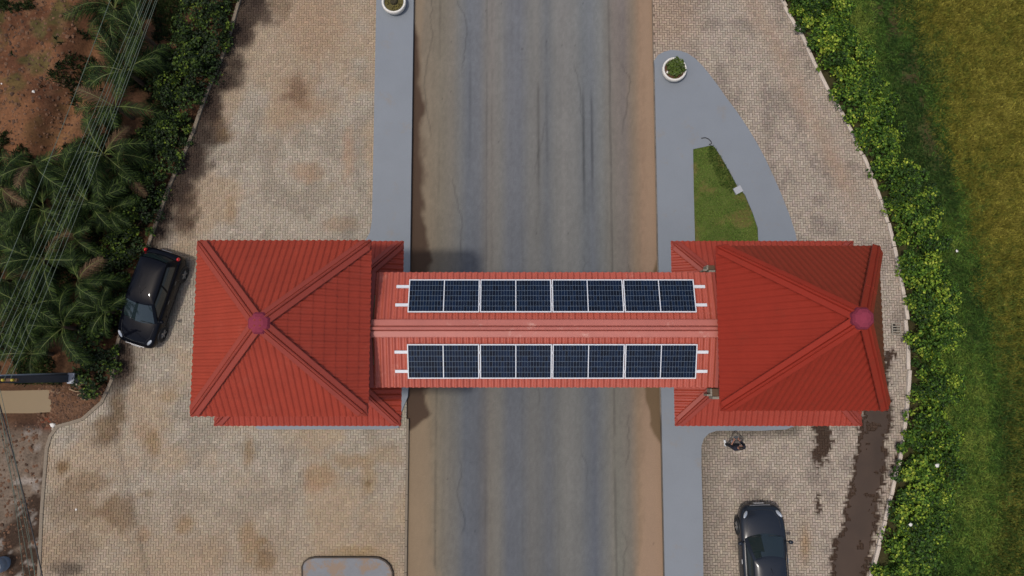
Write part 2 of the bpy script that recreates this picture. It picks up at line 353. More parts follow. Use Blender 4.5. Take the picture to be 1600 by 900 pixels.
# ------------------------------------------------------------------ block paving
SAND = (166, 145, 120)
MUD = (66, 50, 38)
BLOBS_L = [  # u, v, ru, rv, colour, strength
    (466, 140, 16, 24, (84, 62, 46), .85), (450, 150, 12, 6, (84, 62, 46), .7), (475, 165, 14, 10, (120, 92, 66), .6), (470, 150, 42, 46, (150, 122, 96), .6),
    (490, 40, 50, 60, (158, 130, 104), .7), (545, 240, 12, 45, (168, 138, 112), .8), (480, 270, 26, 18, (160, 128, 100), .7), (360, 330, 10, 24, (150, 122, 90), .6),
    (340, 200, 22, 28, (84, 62, 44), .85), (352, 212, 18, 14, (120, 96, 66), .6), (330, 172, 22, 20, (74, 56, 42), .8), (310, 250, 24, 26, (74, 56, 42), .8), (292, 320, 22, 40, (82, 60, 42), .85), (285, 350, 24, 25, (72, 54, 40), .85),  # dark browns: mud with the left hedge's cast shade painted in
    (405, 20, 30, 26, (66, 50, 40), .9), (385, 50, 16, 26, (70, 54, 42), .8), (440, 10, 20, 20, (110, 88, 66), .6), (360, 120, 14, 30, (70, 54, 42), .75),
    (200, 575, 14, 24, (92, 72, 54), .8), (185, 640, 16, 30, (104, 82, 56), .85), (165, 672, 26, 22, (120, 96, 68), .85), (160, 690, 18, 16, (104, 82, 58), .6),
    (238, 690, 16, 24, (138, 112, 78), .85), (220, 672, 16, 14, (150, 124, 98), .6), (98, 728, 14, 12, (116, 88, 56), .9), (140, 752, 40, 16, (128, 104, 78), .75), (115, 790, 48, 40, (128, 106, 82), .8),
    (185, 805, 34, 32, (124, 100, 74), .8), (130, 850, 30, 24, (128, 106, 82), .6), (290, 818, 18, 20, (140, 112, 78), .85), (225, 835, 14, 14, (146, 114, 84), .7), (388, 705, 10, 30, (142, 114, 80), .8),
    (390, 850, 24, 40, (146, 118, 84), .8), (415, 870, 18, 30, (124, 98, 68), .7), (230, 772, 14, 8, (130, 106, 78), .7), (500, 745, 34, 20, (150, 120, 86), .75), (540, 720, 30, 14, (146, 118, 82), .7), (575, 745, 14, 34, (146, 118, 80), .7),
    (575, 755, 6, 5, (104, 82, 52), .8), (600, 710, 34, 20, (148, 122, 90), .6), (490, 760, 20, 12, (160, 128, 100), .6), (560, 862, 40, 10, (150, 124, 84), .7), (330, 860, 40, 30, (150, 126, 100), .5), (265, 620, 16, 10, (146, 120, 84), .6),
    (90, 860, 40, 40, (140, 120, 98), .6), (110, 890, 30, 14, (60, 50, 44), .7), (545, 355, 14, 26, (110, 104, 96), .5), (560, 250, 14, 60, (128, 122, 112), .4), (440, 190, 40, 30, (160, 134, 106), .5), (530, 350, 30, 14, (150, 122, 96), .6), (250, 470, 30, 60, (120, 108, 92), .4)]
MUDPOLY = [(1343, 655), (1352, 635), (1368, 600), (1378, 560), (1384, 546), (1402, 546), (1398, 562), (1384, 566), (1390, 600), (1394, 640), (1392, 662), (1383, 690), (1389, 720), (1381, 758), (1373, 800), (1369, 830), (1362, 872), (1350, 905), (1330, 980), (1270, 980), (1296, 905), (1299, 870), (1303, 842), (1318, 825), (1316, 792), (1327, 770), (1330, 745), (1334, 720), (1338, 690)]
MUDPOLY2 = [[(1272, 655), (1300, 655), (1299, 700), (1292, 722), (1284, 712), (1279, 740), (1274, 715)], [(1274, 775), (1284, 772), (1282, 800), (1272, 802)], [(1400, 690), (1412, 690), (1404, 760), (1390, 810), (1376, 860), (1366, 880), (1380, 815), (1394, 750)]]
def pave_col(X, Y, right, bed=False):
    U, V = Q(X, Y, PZ)
    n = fbm(X * 0.55, Y * 0.55, 40, 5); n2 = fbm(X * 1.6, Y * 1.6, 41, 4); n3 = fbm(X * 3.6 + 3, Y * 3.6, 44, 4)
    if right:
        base = lin((172, 158, 142)) / KILL
        c = np.ones(X.shape + (3,)) * base
        c = mixc(c, (128, 116, 106), 0.5 * sstep(0.5, 0.7, n2))
        # drier sandy wheel lane following the kerb, and at the island
        d = dpoly(X, Y, RIGHT_EDGE)
        dust = np.exp(-((d - 1.15) / 0.42) ** 2) * sstep(250, 100, V * 0 + V - 150) * 0.75 * (0.5 + n2)
        c = mixc(c, (164, 142, 122), np.clip(dust, 0, .8))
        c = mixc(c, (164, 140, 118), np.clip(0.7 * sstep(1120, 1030, U + 60 * (n - .5)) * sstep(110, 40, V), 0, 1))
        c = mixc(c, (112, 102, 90), 0.65 * sstep(1150, 1090, U + 40 * (n2 - .5)) * sstep(650, 690, V))
        c = mixc(c, (98, 90, 78), 0.8 * sstep(690, 672, V + 14 * (n2 - .5)) * sstep(640, 660, V) * sstep(1260, 1240, U))
        c = mixc(c, (150, 118, 78), 0.7 * np.exp(-((U - 1258) / 8) ** 2 - ((V - 850) / 30) ** 2))
        jf = dust * 0.8
    else:
        base = lin((169, 157, 140)) / KILL
        c = np.ones(X.shape + (3,)) * base
        c = mixc(c, (144, 132, 116), 0.6 * sstep(0.48, 0.66, n2))
        c = mixc(c, SAND, 0.75 * sstep(0.42, 0.62, n))
        c = mixc(c, (158, 138, 113), 0.5 * sstep(690, 860, V))
        jf = 0.75 * sstep(0.42, 0.62, n) + 0.5 * sstep(690, 860, V)
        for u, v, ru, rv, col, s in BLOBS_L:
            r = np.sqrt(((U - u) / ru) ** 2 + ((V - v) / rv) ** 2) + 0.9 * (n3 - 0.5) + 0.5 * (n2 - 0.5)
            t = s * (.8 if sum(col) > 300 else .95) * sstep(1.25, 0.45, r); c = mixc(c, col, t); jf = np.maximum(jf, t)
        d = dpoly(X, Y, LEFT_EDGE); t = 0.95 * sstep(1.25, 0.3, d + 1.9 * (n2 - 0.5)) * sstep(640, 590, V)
        c = mixc(c, (56, 43, 34), t); jf = np.maximum(jf, t)  # mud and hedge shadow, both painted dark along the left edge
        t = 0.7 * sstep(8, 2, np.hypot(U - 357, V - 787)); c = mixc(c, (235, 230, 225), t * 0)
    if bed:
        c = c * ((0.46 if right else 0.80) + 0.5 * np.clip(jf, 0, 1))[..., None]
    if right:
        Uw = U + 9 * (n3 - .5) + 12 * (vnoise(X * 8, Y * 8, 5) - .5); Vw = V + 12 * (fbm(X * 5 + 7, Y * 5, 45) - .5)
        m = inpoly(Uw, Vw, MUDPOLY)
        for p in MUDPOLY2: m |= inpoly(Uw, Vw, p)
        c = np.where(m[..., None], Aa(MUD) * (0.92 + 0.16 * n2[..., None]), c)
    return c
def pavers(name, poly, right, x0, x1):
    px = np.array(poly); w = 0.1015; j = 0.009 if right else 0.006
    ix = np.arange(int(px[:, 0].min() / w) - 2, int(px[:, 0].max() / w) + 3); iy = np.arange(int(px[:, 1].min() / w) - 2, int(px[:, 1].max() / w) + 3)
    I, J = [a.ravel() for a in np.meshgrid(ix, iy)]; k = (I - J) % 4
    H = k == 0; Vv = k == 2
    X0 = np.concatenate([I[H] * w, I[Vv] * w]); Y0 = np.concatenate([J[H] * w, (J[Vv] - 1) * w])
    X1 = np.concatenate([(I[H] + 2) * w, (I[Vv] + 1) * w]); Y1 = np.concatenate([(J[H] + 1) * w, (J[Vv] + 1) * w])
    cx, cy = (X0 + X1) / 2, (Y0 + Y1) / 2
    ok = inpoly(cx, cy, poly) & (X1 > x0 + .03) & (X0 < x1 - .03)
    ok &= ~((np.abs(cx - DRAIN.x) < .17) & (np.abs(cy - DRAIN.y) < .23))
    u, v = Q(cx, cy, PZ); ok &= (u > -160) & (u < 1760) & (v > -120) & (v < 1020)
    X0, X1, Y0, Y1, cx, cy = [a[ok] for a in (X0, X1, Y0, Y1, cx, cy)]
    X0 = np.maximum(X0 + j / 2, x0); X1 = np.minimum(X1 - j / 2, x1); Y0 = Y0 + j / 2; Y1 = Y1 - j / 2
    n = len(X0); dz = (rng.random(n) - .5) * 0.006; tx = (rng.random(n) - .5) * 0.005
    und = 0.03 * (fbm(cx * 0.6, cy * 0.6, 71) - .5)
    zt = PZ + dz + und; b = 0.006
    V = np.zeros((n, 8, 3))
    for q, (xa, ya, s) in enumerate(((X0, Y0, -1), (X1, Y0, 1), (X1, Y1, 1), (X0, Y1, -1))):
        V[:, q, 0] = xa; V[:, q, 1] = ya; V[:, q, 2] = PZ - 0.045
        V[:, q + 4, 0] = xa + (b if q in (0, 3) else -b); V[:, q + 4, 1] = ya + (b if q < 2 else -b); V[:, q + 4, 2] = zt + s * tx
    f = np.array([(4, 5, 6, 7), (0, 1, 5, 4), (1, 2, 6, 5), (2, 3, 7, 6), (3, 0, 4, 7)])
    F = (np.arange(n)[:, None, None] * 8 + f[None]).reshape(-1, 4)
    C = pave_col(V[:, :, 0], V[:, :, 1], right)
    rr = rng.random(n); tone = (0.88 + 0.24 * rr if right else 0.91 + 0.18 * rr) + 0.12 * (rng.random(n) > 0.93) - 0.12 * (rng.random(n) > 0.94)
    C = C * tone[:, None, None]; C = C * (1 + 0.05 * (rng.random((n, 1, 3)) - .5))
    me = mesh_np(name, V.reshape(-1, 3), F); vcol(me, C.reshape(-1, 3)); return me
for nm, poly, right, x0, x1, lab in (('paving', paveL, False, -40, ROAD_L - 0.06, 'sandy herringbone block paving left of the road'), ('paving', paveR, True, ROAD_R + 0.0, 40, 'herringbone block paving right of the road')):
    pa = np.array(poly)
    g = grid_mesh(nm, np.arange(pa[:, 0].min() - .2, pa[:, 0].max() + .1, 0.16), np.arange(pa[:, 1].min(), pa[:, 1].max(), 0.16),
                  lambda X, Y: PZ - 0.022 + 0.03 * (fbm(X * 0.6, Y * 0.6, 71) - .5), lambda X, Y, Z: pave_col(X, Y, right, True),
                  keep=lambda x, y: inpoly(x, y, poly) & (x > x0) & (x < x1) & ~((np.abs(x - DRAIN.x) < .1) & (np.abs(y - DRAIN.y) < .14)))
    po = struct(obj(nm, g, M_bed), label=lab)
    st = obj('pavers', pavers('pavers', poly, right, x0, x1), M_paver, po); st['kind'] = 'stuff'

def mud_mask(x, y):
    U, V = Q(x, y, PZ); n3 = fbm(x * 3.6 + 3, y * 3.6, 44, 4)
    Uw = U + 9 * (n3 - .5) + 12 * (vnoise(x * 8, y * 8, 5) - .5); Vw = V + 12 * (fbm(x * 5 + 7, y * 5, 45) - .5); m = np.ones(np.shape(x), bool)
    for du, dv in ((-7, 0), (7, 0), (0, 7), (0, -7)): m &= inpoly(Uw + du, Vw + dv, MUDPOLY)
    return m & (fbm(x * 2.2, y * 2.2, 46, 4) > .3)
g = grid_mesh('mud', np.arange(11.2, 16.4, .045), np.arange(-9.8, 1.4, .045), lambda X, Y: PZ + .019 + .006 * fbm(X * 2, Y * 2, 3), lambda X, Y, Z: np.ones(X.shape + (3,)) * Aa(MUD) * (.72 + .6 * fbm(X * 1.3, Y * 1.3, 4, 5))[..., None],
              keep=lambda x, y: mud_mask(x, y) & ~((np.abs(x - DRAIN.x) < .22) & (np.abs(y - DRAIN.y) < .3)))
struct(obj('mud', g, mat('wet_mud', attr='col', rough=.6, fine=.08, fscale=30, spec=.35)), label='dark wet mud lying on the paving at the right')

# edging between left paving and road, south of the tower
bm = bmesh.new()
y = -1.98
while y > -10.5:
    box(bm, ROAD_L - 0.06, ROAD_L + 0.03, y - 0.97, y, -0.05, 0.135); y -= 0.985
struct(obj('kerb', bm, M_kerb), label='low concrete edging between paving and road')

# ------------------------------------------------------------------ grey painted footways (raised slabs)
LW = [(-5.70, 45), (-5.70, 6.0), (-5.78, 5.5), (-6.0, 5.1), (-6.6, 4.8), (-9.0, 4.6), (-9.3, 4.2), (-9.3, -1.75), *W2([(398, 668), (405, 671), (600, 671), (622, 669), (626, 660), (627, 645), (632, 632), (637, 620)], .2), (-4.13, P(640, 608, .2).y), (-4.13, 45)]
me = slab('footway', [LW], -0.1, 0.2); struct(obj('footway', me, M_walk), label='long grey painted footway left of the road')
arc = W2([(1021, 105), (1022, 95), (1028, 86), (1037, 81), (1048, 78), (1062, 79), (1074, 83), (1086, 91), (1097, 102), (1107, 114), (1120, 131), (1136, 154), (1152, 175), (1168, 199), (1182, 222), (1196, 248), (1209, 276), (1222, 306), (1233, 334), (1243, 364), (1250, 400), (1256, 460), (1258, 560), (1256, 645), (1247, 664), (1228, 671), (1190, 673), (1120, 673), (1108, 677), (1100, 685), (1096, 697), (1096, 730), (1098, 800), (1099, 900), (1101, 1060)], 0.2)
hole = W2([(1083, 233), (1112, 227), (1117, 230), (1128, 247), (1141, 270), (1151, 289), (1164, 304), (1176, 332), (1184, 356), (1186, 400), (1186, 425), (1087, 425), (1086, 377), (1084, 300)], 0.2)
xl = P(1030, 500, .2).x
outer = [(5.93, 7)] + [(5.93, arc[0][1])] + arc[1:] + [(5.93, arc[-1][1])]
outer = outer[::-1]
me = slab('footway', [outer, hole], -0.1, 0.2)
struct(obj('footway', me, M_walk), label='grey painted traffic island and footway right of the road')
# island at the bottom edge
isl = W2([(473, 1000), (472, 885), (475, 878), (482, 873), (492, 871), (580, 871), (592, 872), (602, 877), (609, 884), (613, 894), (614, 1000)], 0.22)
me = slab('traffic_island', [isl], -0.1, 0.22); io = struct(obj('traffic_island', me, M_walkdirty), label='small rounded grey kerbed island at the bottom edge')
pts = [Vector((x, y, 0.24)) for x, y in isl]
def strip_wall(name, pts, w, z0, z1):
    n = len(pts); V = []; F = []
    for i, p in enumerate(pts):
        d = (pts[min(i + 1, n - 1)] - pts[max(i - 1, 0)]); d.z = 0; d.normalize(); s = Vector((d.y, -d.x, 0))
        V += [p + s * w / 2 + Vector((0, 0, z0 - p.z)), p + s * w / 2 + Vector((0, 0, z1 - p.z)), p - s * w / 2 + Vector((0, 0, z1 - p.z)), p - s * w / 2 + Vector((0, 0, z0 - p.z))]
    for i in range(n - 1):
        a = i * 4; b = a + 4
        for k in range(3): F.append((a + k, b + k, b + k + 1, a + k + 1))
    F += [(0, 1, 2, 3), ((n - 1) * 4 + 3, (n - 1) * 4 + 2, (n - 1) * 4 + 1, (n - 1) * 4)]
    return pyd(name, V, F)
obj('rim', strip_wall('rim', pts, 0.055, -0.05, 0.245), mat('dark_kerb_edge', A(74, 64, 54), 0.9, var=0.2), io)

# ------------------------------------------------------------------ soil bank on the left
POND = W2([(-60, 612), (15, 610), (50, 608), (78, 607), (81, 625), (80, 645), (50, 648), (10, 648), (-60, 646)], -0.12)
def soil_z(X, Y):
    d = dpoly(X, Y, LEFT_EDGE); U, V = Q(X, Y)
    z = 0.07 + 0.16 * sstep(0.0, 2.0, d) + 0.35 * (fbm(X * .5, Y * .5, 50, 5) - .5) * sstep(0.1, 2.5, d) + 0.30 * (fbm(X * 2.2, Y * 2.2, 51, 5) - .5) * sstep(0.1, 1, d)
    mound = sstep(165, 90, U + 0.30 * (V - 120) + 30 * (fbm(X, Y, 52) - .5)) * sstep(340, 240, V)
    z = z + mound * (0.75 + 0.7 * (fbm(X * 0.9, Y * 0.9, 53, 5) - .5))
    trench = np.exp(-((U - (165 - 0.36 * (V - 40))) / 14) ** 2) * sstep(300, 230, V); z = z - 0.35 * trench
    pit = inpoly(X, Y, POND); dp = dpoly(X, Y, POND + POND[:1]); z = np.where(pit, -0.12 - 0.15 * sstep(0, .25, dp), np.minimum(z, -0.05 + dp * 0.8))
    z = np.where(inpoly(X, Y, paveL), 0.0, z)
    return z
def soil_col(X, Y, Z):
    U, V = Q(X, Y); n = fbm(X * .8, Y * .8, 54, 5); n2 = fbm(X * 2.5, Y * 2.5, 55, 4)
    c = np.ones(X.shape + (3,)) * lin((122, 84, 58)) / KILL
    c = mixc(c, (92, 60, 42), sstep(.42, .68, n)); c = mixc(c, (132, 98, 72), 0.7 * sstep(.55, .75, n2))
    path = np.exp(-((U - (162 - 0.36 * (V - 40))) / 16) ** 2) * sstep(300, 230, V); c = mixc(c, (146, 104, 72), 0.85 * path)
    dark = np.exp(-((U - (138 - 0.36 * (V - 60))) / 13) ** 2) * sstep(290, 230, V); c = mixc(c, (62, 38, 28), 0.6 * dark)
    c = mixc(c, (62, 74, 36), 0.6 * sstep(.55, .7, fbm(X * 1.3, Y * 1.3, 57)) * sstep(280, 100, V))
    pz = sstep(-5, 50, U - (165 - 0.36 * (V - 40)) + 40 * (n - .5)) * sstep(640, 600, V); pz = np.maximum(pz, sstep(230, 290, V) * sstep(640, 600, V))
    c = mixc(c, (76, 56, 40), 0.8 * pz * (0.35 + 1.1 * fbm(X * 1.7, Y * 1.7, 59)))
    lo = sstep(600, 640, V); c = mixc(c, (96, 74, 58), lo * 0.7)
    nn = fbm(X * 1.2, Y * .7, 58, 5)
    lo2 = sstep(655, 680, V); c = mixc(c, (118, 104, 90), lo2 * 0.9); c = mixc(c, (66, 52, 42), lo2 * sstep(.48, .56, nn)); c = mixc(c, (150, 140, 130), lo2 * 0.8 * sstep(.62, .7, n2))
    c = mixc(c, (54, 36, 28), 0.85 * np.exp(-((U - 55) / 45) ** 2 - ((V - 663) / 12) ** 2))
    c = mixc(c, (150, 74, 48), 0.7 * np.exp(-((U - 76) / 9) ** 2 - ((V - 660) / 8) ** 2))
    return c
me = grid_mesh('soil_bank', np.arange(-30, LEFT_EDGE[0][0] + 1.2, 0.12), np.arange(-13, 21, 0.12), soil_z, soil_col,
               keep=lambda x, y: ~(inpoly(x, y, paveL) & (dpoly(x, y, LEFT_EDGE) > 0.1)))
struct(obj('soil_bank', me, M_soil), label='rough red-brown soil bank left of the paving')
me = pyd('pond', [(x, y, -0.12) for x, y in POND], [list(range(len(POND)))[::-1]])
if me.polygons[0].normal.z < 0: me.flip_normals()
struct(obj('pond', me, M_water), label='still tan muddy puddle on the left edge')
V, F = [], []
def rock(V, F, c, r, flat=.7):
    b = len(V); n = 5
    V.append((c[0], c[1], c[2] + r * flat))
    for ring, (rr, zz) in enumerate(((.75, .5), (1, 0))):
        for k in range(n):
            a = 2 * math.pi * k / n + ring * .5; q = r * rr * random.uniform(.75, 1.2); V.append((c[0] + q * math.cos(a), c[1] + q * math.sin(a), c[2] + r * zz * flat))
    for k in range(n):
        k2 = (k + 1) % n; F.append((b, b + 1 + k, b + 1 + k2)); F.append((b + 1 + k, b + 1 + n + k, b + 1 + n + k2, b + 1 + k2))
spots = []
for i in range(3200):
    zone = random.random()
    if zone < .55: u, v = random.uniform(-30, 135), random.uniform(-30, 280)
    elif zone < .85: u, v = random.uniform(60, 185), random.uniform(603, 668)
    else: u, v = random.uniform(-10, 62), random.uniform(660, 910)
    p = P(u, v); spots.append((p.x, p.y, random.choice([.02, .03, .04, .05, .06, .08]) * random.uniform(.7, 1.3)))
sa = np.array(spots); sz = soil_z(sa[:, 0], sa[:, 1]); sk = ~inpoly(sa[:, 0], sa[:, 1], POND)
for (x, y, r), z, k in zip(spots, sz, sk):
    if k: rock(V, F, (x, y, z - r * .2), r)
o = obj('loose_stones', pyd('loose_stones', V, F), M_stone); o['kind'] = 'stuff'; o['label'] = 'loose stones and clods strewn over the soil bank'
ORANGE = mat('orange_clay', A(205, 105, 60), .8, var=.1)
def single(name, u, v, r, m, label, cat, flat=.8):
    p = P(u, v); z = float(soil_z(np.array([p.x]), np.array([p.y]))[0]); V, F = [], []; rock(V, F, (0, 0, 0), r, flat)
    return tag(obj(name, pyd(name, V, F, True), m, loc=(p.x, p.y, z - .01)), label, cat)
single('broken_clay_brick', 6, 138, .12, ORANGE, 'broken orange clay brick on the soil near the left edge', 'brick')
single('limestone_lump', 76, 157, .075, M_wht, 'small white stone beside the dark trench in the red soil', 'stone')
single('limestone_lump', 28, 145, .05, M_wht, 'tiny white stone beside the orange brick', 'stone')
single('limestone_lump', 84, 664, .13, M_wht, 'white lump at the corner of the paving below the puddle', 'stone')
single('limestone_lump', 124, 661, .09, mat('pale_tan_stone', A(190, 175, 150), .9), 'pale round stone at the edge of the paving below the debris', 'stone')
# sticks on the debris heap
for (a, b, z, r, lab) in (((104, 606), (134, 612), .18, .03, 'pale stick lying left in the debris by the puddle'), ((121, 617), (151, 605), .22, .035, 'longest pale bent stick on the debris heap'), ((80, 611), (101, 612), .14, .03, 'short pale stick next to the muddy puddle'), ((126, 623), (146, 622), .16, .02, 'thin pale stick above the paving edge')):
    p0, p1 = P(*a, z), P(*b, z); mid = (p0 + p1) / 2 + Vector((0, -.06, .05))
    tag(obj('stick', tube('stick', [p0, mid, p1], [r, r * .9, r * .6], 6), mat('dry_stick', A(150, 126, 98), .9, var=.2)), lab, 'stick')

# ------------------------------------------------------------------ right verge and field
def verge_z(X, Y):
    d = dpoly(X, Y, RIGHT_EDGE)
    return np.where(inpoly(X, Y, paveR), 0.0, 0.10 + 0.1 * sstep(0, 1, d) - 0.25 * sstep(2.5, 4.2, d) + .25 * sstep(4.2, 5.6, d) + 0.12 * (fbm(X * .9, Y * .9, 60) - .5))
def verge_col(X, Y, Z):
    U, V = Q(X, Y); d = dpoly(X, Y, RIGHT_EDGE); n = fbm(X * .7, Y * .7, 61, 5); n2 = fbm(X * 2, Y * 2, 62)
    c = np.ones(X.shape + (3,)) * lin((74, 88, 42)) / KILL
    c = mixc(c, (60, 48, 34), 0.8 * sstep(1.0, .2, d) )
    c = mixc(c, (70, 48, 40), 0.7 * np.exp(-((U - (1395 + .33 * (V - 40))) / 26) ** 2) * sstep(.45, .6, n2) * sstep(330, 200, V))
    fe = field_edge(V); c = mixc(c, (110, 106, 44), sstep(fe - 30, fe + 35, U + 40 * (n - .5)))
    return c
def field_edge(V): return np.interp(V, [-150, 0, 100, 200, 300, 400, 500, 600, 700, 800, 900, 1000], [1395, 1415, 1440, 1470, 1500, 1520, 1545, 1560, 1575, 1565, 1535, 1515])
me = grid_mesh('grass_verge', np.arange(8.5, 32, 0.16), np.arange(-13, 21, 0.16), verge_z, verge_col, keep=lambda x, y: ~(inpoly(x, y, paveR) & (dpoly(x, y, RIGHT_EDGE) > 0.25)))
struct(obj('grass_verge', me, M_turf), label='green verge and field to the right of the paving')
def blades(name, X, Y, Z, h, lean, w, C):
    n = len(X); a = rng.random(n) * 6.283; b = rng.random(n) * 6.283
    V = np.zeros((n, 4, 3)); tx, ty = np.cos(b) * w, np.sin(b) * w
    V[:, 0] = np.stack([X - tx, Y - ty, Z], -1); V[:, 1] = np.stack([X + tx, Y + ty, Z], -1)
    mx, my = X + np.cos(a) * lean * .45, Y + np.sin(a) * lean * .45
    V[:, 2] = np.stack([mx + tx * .8, my + ty * .8, Z + h * .8], -1)
    V[:, 3] = np.stack([X + np.cos(a) * lean, Y + np.sin(a) * lean, Z + h], -1)
    F = (np.arange(n)[:, None, None] * 4 + np.array([(0, 1, 2), (0, 2, 3)])[None]).reshape(-1, 3)
    me = mesh_np(name, V.reshape(-1, 3), F); vcol(me, np.repeat(C, 4, 0)); return me
N = 420000
X = rng.uniform(8.7, 24, N); Y = rng.uniform(-9.5, 17.5, N); U, V = Q(X, Y, .2); d = dpoly(X, Y, RIGHT_EDGE); ins = inpoly(X, Y, paveR)
n = fbm(X * .7, Y * .7, 61, 5); n2 = fbm(X * 2, Y * 2, 62); n3 = fbm(X * 4, Y * 4, 63)
fe = field_edge(V); isf = (U + 40 * (n - .5) + 24 * (n2 - .5) + rng.normal(0, 9, N)) > fe + 6
bare = np.exp(-((U - (1395 + .33 * (V - 40))) / 24) ** 2) * sstep(.45, .6, n2) * sstep(330, 200, V)
ok = (~ins) & (U < 1680) & (V > -60) & (V < 960) & (d > .5)
kv = ok & ~isf & (rng.random(N) < (1 - .85 * bare)) & (rng.random(N) < .80)
kf = ok & isf
def pick(k, cols, key, sd=.16):
    m = k.sum(); cols = np.array([A(*c) for c in cols]); q = np.clip(key[k] + rng.normal(0, .14, m), 0, .999) * (len(cols) - 1); i = q.astype(int); f = (q - i)[:, None]
    return (cols[i] * (1 - f) + cols[i + 1] * f) * rng.lognormal(0, sd, (m, 1))
z = verge_z(X, Y)
ng = np.clip(.42 + 2.2 * (fbm(X * .5, Y * .35, 66, 4) - .5) + .9 * (n3 - .5) + .25 * sstep(300, 60, V) * sstep(1440, 1370, U - .2 * V), 0, 1)
Cv = pick(kv, [(50, 76, 34), (74, 106, 44), (102, 134, 54), (142, 158, 70)], ng)
o = obj('verge_grass', blades('verge_grass', X[kv], Y[kv], z[kv], rng.uniform(.05, .17, kv.sum()), rng.uniform(.06, .24, kv.sum()), rng.uniform(.008, .018, kv.sum()), Cv), M_blade); o['kind'] = 'stuff'; o['label'] = 'green grass of the verge behind the right hedge'
gold = np.clip(.50 + .6 * (n - .5) + .9 * (n3 - .5) + .3 * sstep(fe + 20, fe + 90, U) - .45 * sstep(380, 640, V), 0, 1)
Cf = pick(kf, [(86, 112, 50), (118, 130, 56), (152, 146, 58), (176, 166, 76)], gold, .22)
hh = .06 + .5 * fbm(X[kf] * 5, Y[kf] * 5, 69, 2)
o = obj('field_crop', blades('field_crop', X[kf], Y[kf], z[kf], hh * rng.uniform(.3, .75, kf.sum()), rng.uniform(.03, .11, kf.sum()), rng.uniform(.008, .018, kf.sum()), Cf), M_blade); o['kind'] = 'stuff'; o['label'] = 'golden-green crop filling the field on the right edge'
# lawn in the island
hp = [(x, y) for x, y in hole]; ha = np.array(hp)
cx, cy = ha.mean(0)
def lawn_col(X, Y, Z):
    c = np.ones(X.shape + (3,)) * lin((92, 104, 50)) / KILL; return mixc(c, (120, 96, 60), .5 * sstep(.5, .65, fbm(X * 1.5, Y * 1.5, 81)))
me = grid_mesh('lawn', np.arange(ha[:, 0].min() - .2, ha[:, 0].max() + .2, .15), np.arange(ha[:, 1].min() - .2, ha[:, 1].max() + .2, .15), lambda X, Y: .15 + .03 * (fbm(X, Y, 82) - .5), lawn_col, keep=lambda x, y: inpoly(x, y, hp) | (dpoly(x, y, hp + hp[:1]) < .12))
struct(obj('lawn', me, M_turf), label='grass triangle set into the grey island')
N = 22000
X = rng.uniform(ha[:, 0].min(), ha[:, 0].max(), N); Y = rng.uniform(ha[:, 1].min(), ha[:, 1].max(), N); k = inpoly(X, Y, hp); X, Y = X[k], Y[k]; U, V = Q(X, Y, .15)
n = fbm(X * 1.5, Y * 1.5, 81); dk = inpoly(U + 10 * (fbm(X * 3, Y * 3, 5) - .5), V + 10 * (fbm(X * 3, Y * 3, 6) - .5), [(1110, 224), (1128, 240), (1153, 288), (1142, 300), (1122, 288), (1114, 262), (1102, 240)])
k = (rng.random(len(X)) < 1 - .6 * sstep(.5, .65, n)) | dk; X, Y, n, dk = X[k], Y[k], n[k], dk[k]
key = np.where(dk, .22, .55 + .8 * (fbm(X * 2.5, Y * 2.5, 84) - .5)); al = np.ones(len(X), bool)
C = pick(al, [(46, 74, 30), (84, 116, 44), (108, 136, 54), (134, 146, 68)], key)
o = obj('lawn_grass', blades('lawn_grass', X, Y, np.full(len(X), .14), np.where(dk, .10, .05) * rng.uniform(.6, 1.3, len(X)), rng.uniform(.02, .09, len(X)), rng.uniform(.006, .013, len(X)), C), M_blade); o['kind'] = 'stuff'; o['label'] = 'short grass of the island triangle'
p = P(1153, 297, .2)
tag(obj('concrete_block', boxm('concrete_block', -.17, .17, -.14, .14, 0, .12, .02), mat('pale_block', A(170, 172, 176), .8, var=.1), loc=(p.x, p.y, .14), rot=(0, 0, R(28))), 'pale square concrete block at the edge of the grass triangle', 'block')
tag(obj('hose', tube('hose', [P(*q, .225) for q in ((1096, 216), (1102, 215), (1107, 217), (1111, 221), (1112, 224), (1108, 226))], .018, 6), M_wired), 'short black curl of hose above the grass triangle', 'hose')

# whitewashed kerb stones along the right hedge
def resample(pts, step):
    out = []; acc = 0; pts = [Vector((*p, 0)) for p in pts]
    for a, b in zip(pts[:-1], pts[1:]):
        L = (b - a).length
        while acc <= L: out.append(a + (b - a) * (acc / L)); acc += step
        acc -= L
    return out
kr = struct(obj('kerb', None, None), label='whitewashed kerb along the right hedge')
ks = boxm('kerb_stone', -.07, .07, -.49, .49, -.2, .13, .02)
ks.materials.append(M_lime)
rs = resample(RIGHT_EDGE, 1.0)
for i in range(len(rs) - 1):
    a, b = rs[i], rs[i + 1]; m_ = (a + b) / 2; d = (b - a)
    if not (-40 < Q(m_.x, m_.y)[1] < 940): continue
    o = obj('kerb_stone', ks, None, kr); o.location = (m_.x + random.uniform(-.04, .04), m_.y, .10 + random.uniform(-.06, .02)); o.rotation_euler = (0, random.uniform(-.08, .08), math.atan2(d.y, d.x) - math.pi / 2 + random.uniform(-.03, .03))
kl = struct(obj('kerb', None, None), label='bare concrete kerb along the left hedge')
ks2 = boxm('kerb_stone', -.07, .07, -.255, .255, -.2, .13, .02); ks2.materials.append(M_kerb)
rs = resample(LEFT_EDGE, .5)
for i in range(len(rs) - 1):
    a, b = rs[i], rs[i + 1]; m_ = (a + b) / 2; d = (b - a); v = Q(m_.x, m_.y)[1]
    if not (-40 < v < 900): continue
    o = obj('kerb_stone', ks2, None, kl); o.location = (m_.x, m_.y, .08 if v < 590 else .04); o.rotation_euler = (0, 0, math.atan2(d.y, d.x) - math.pi / 2)
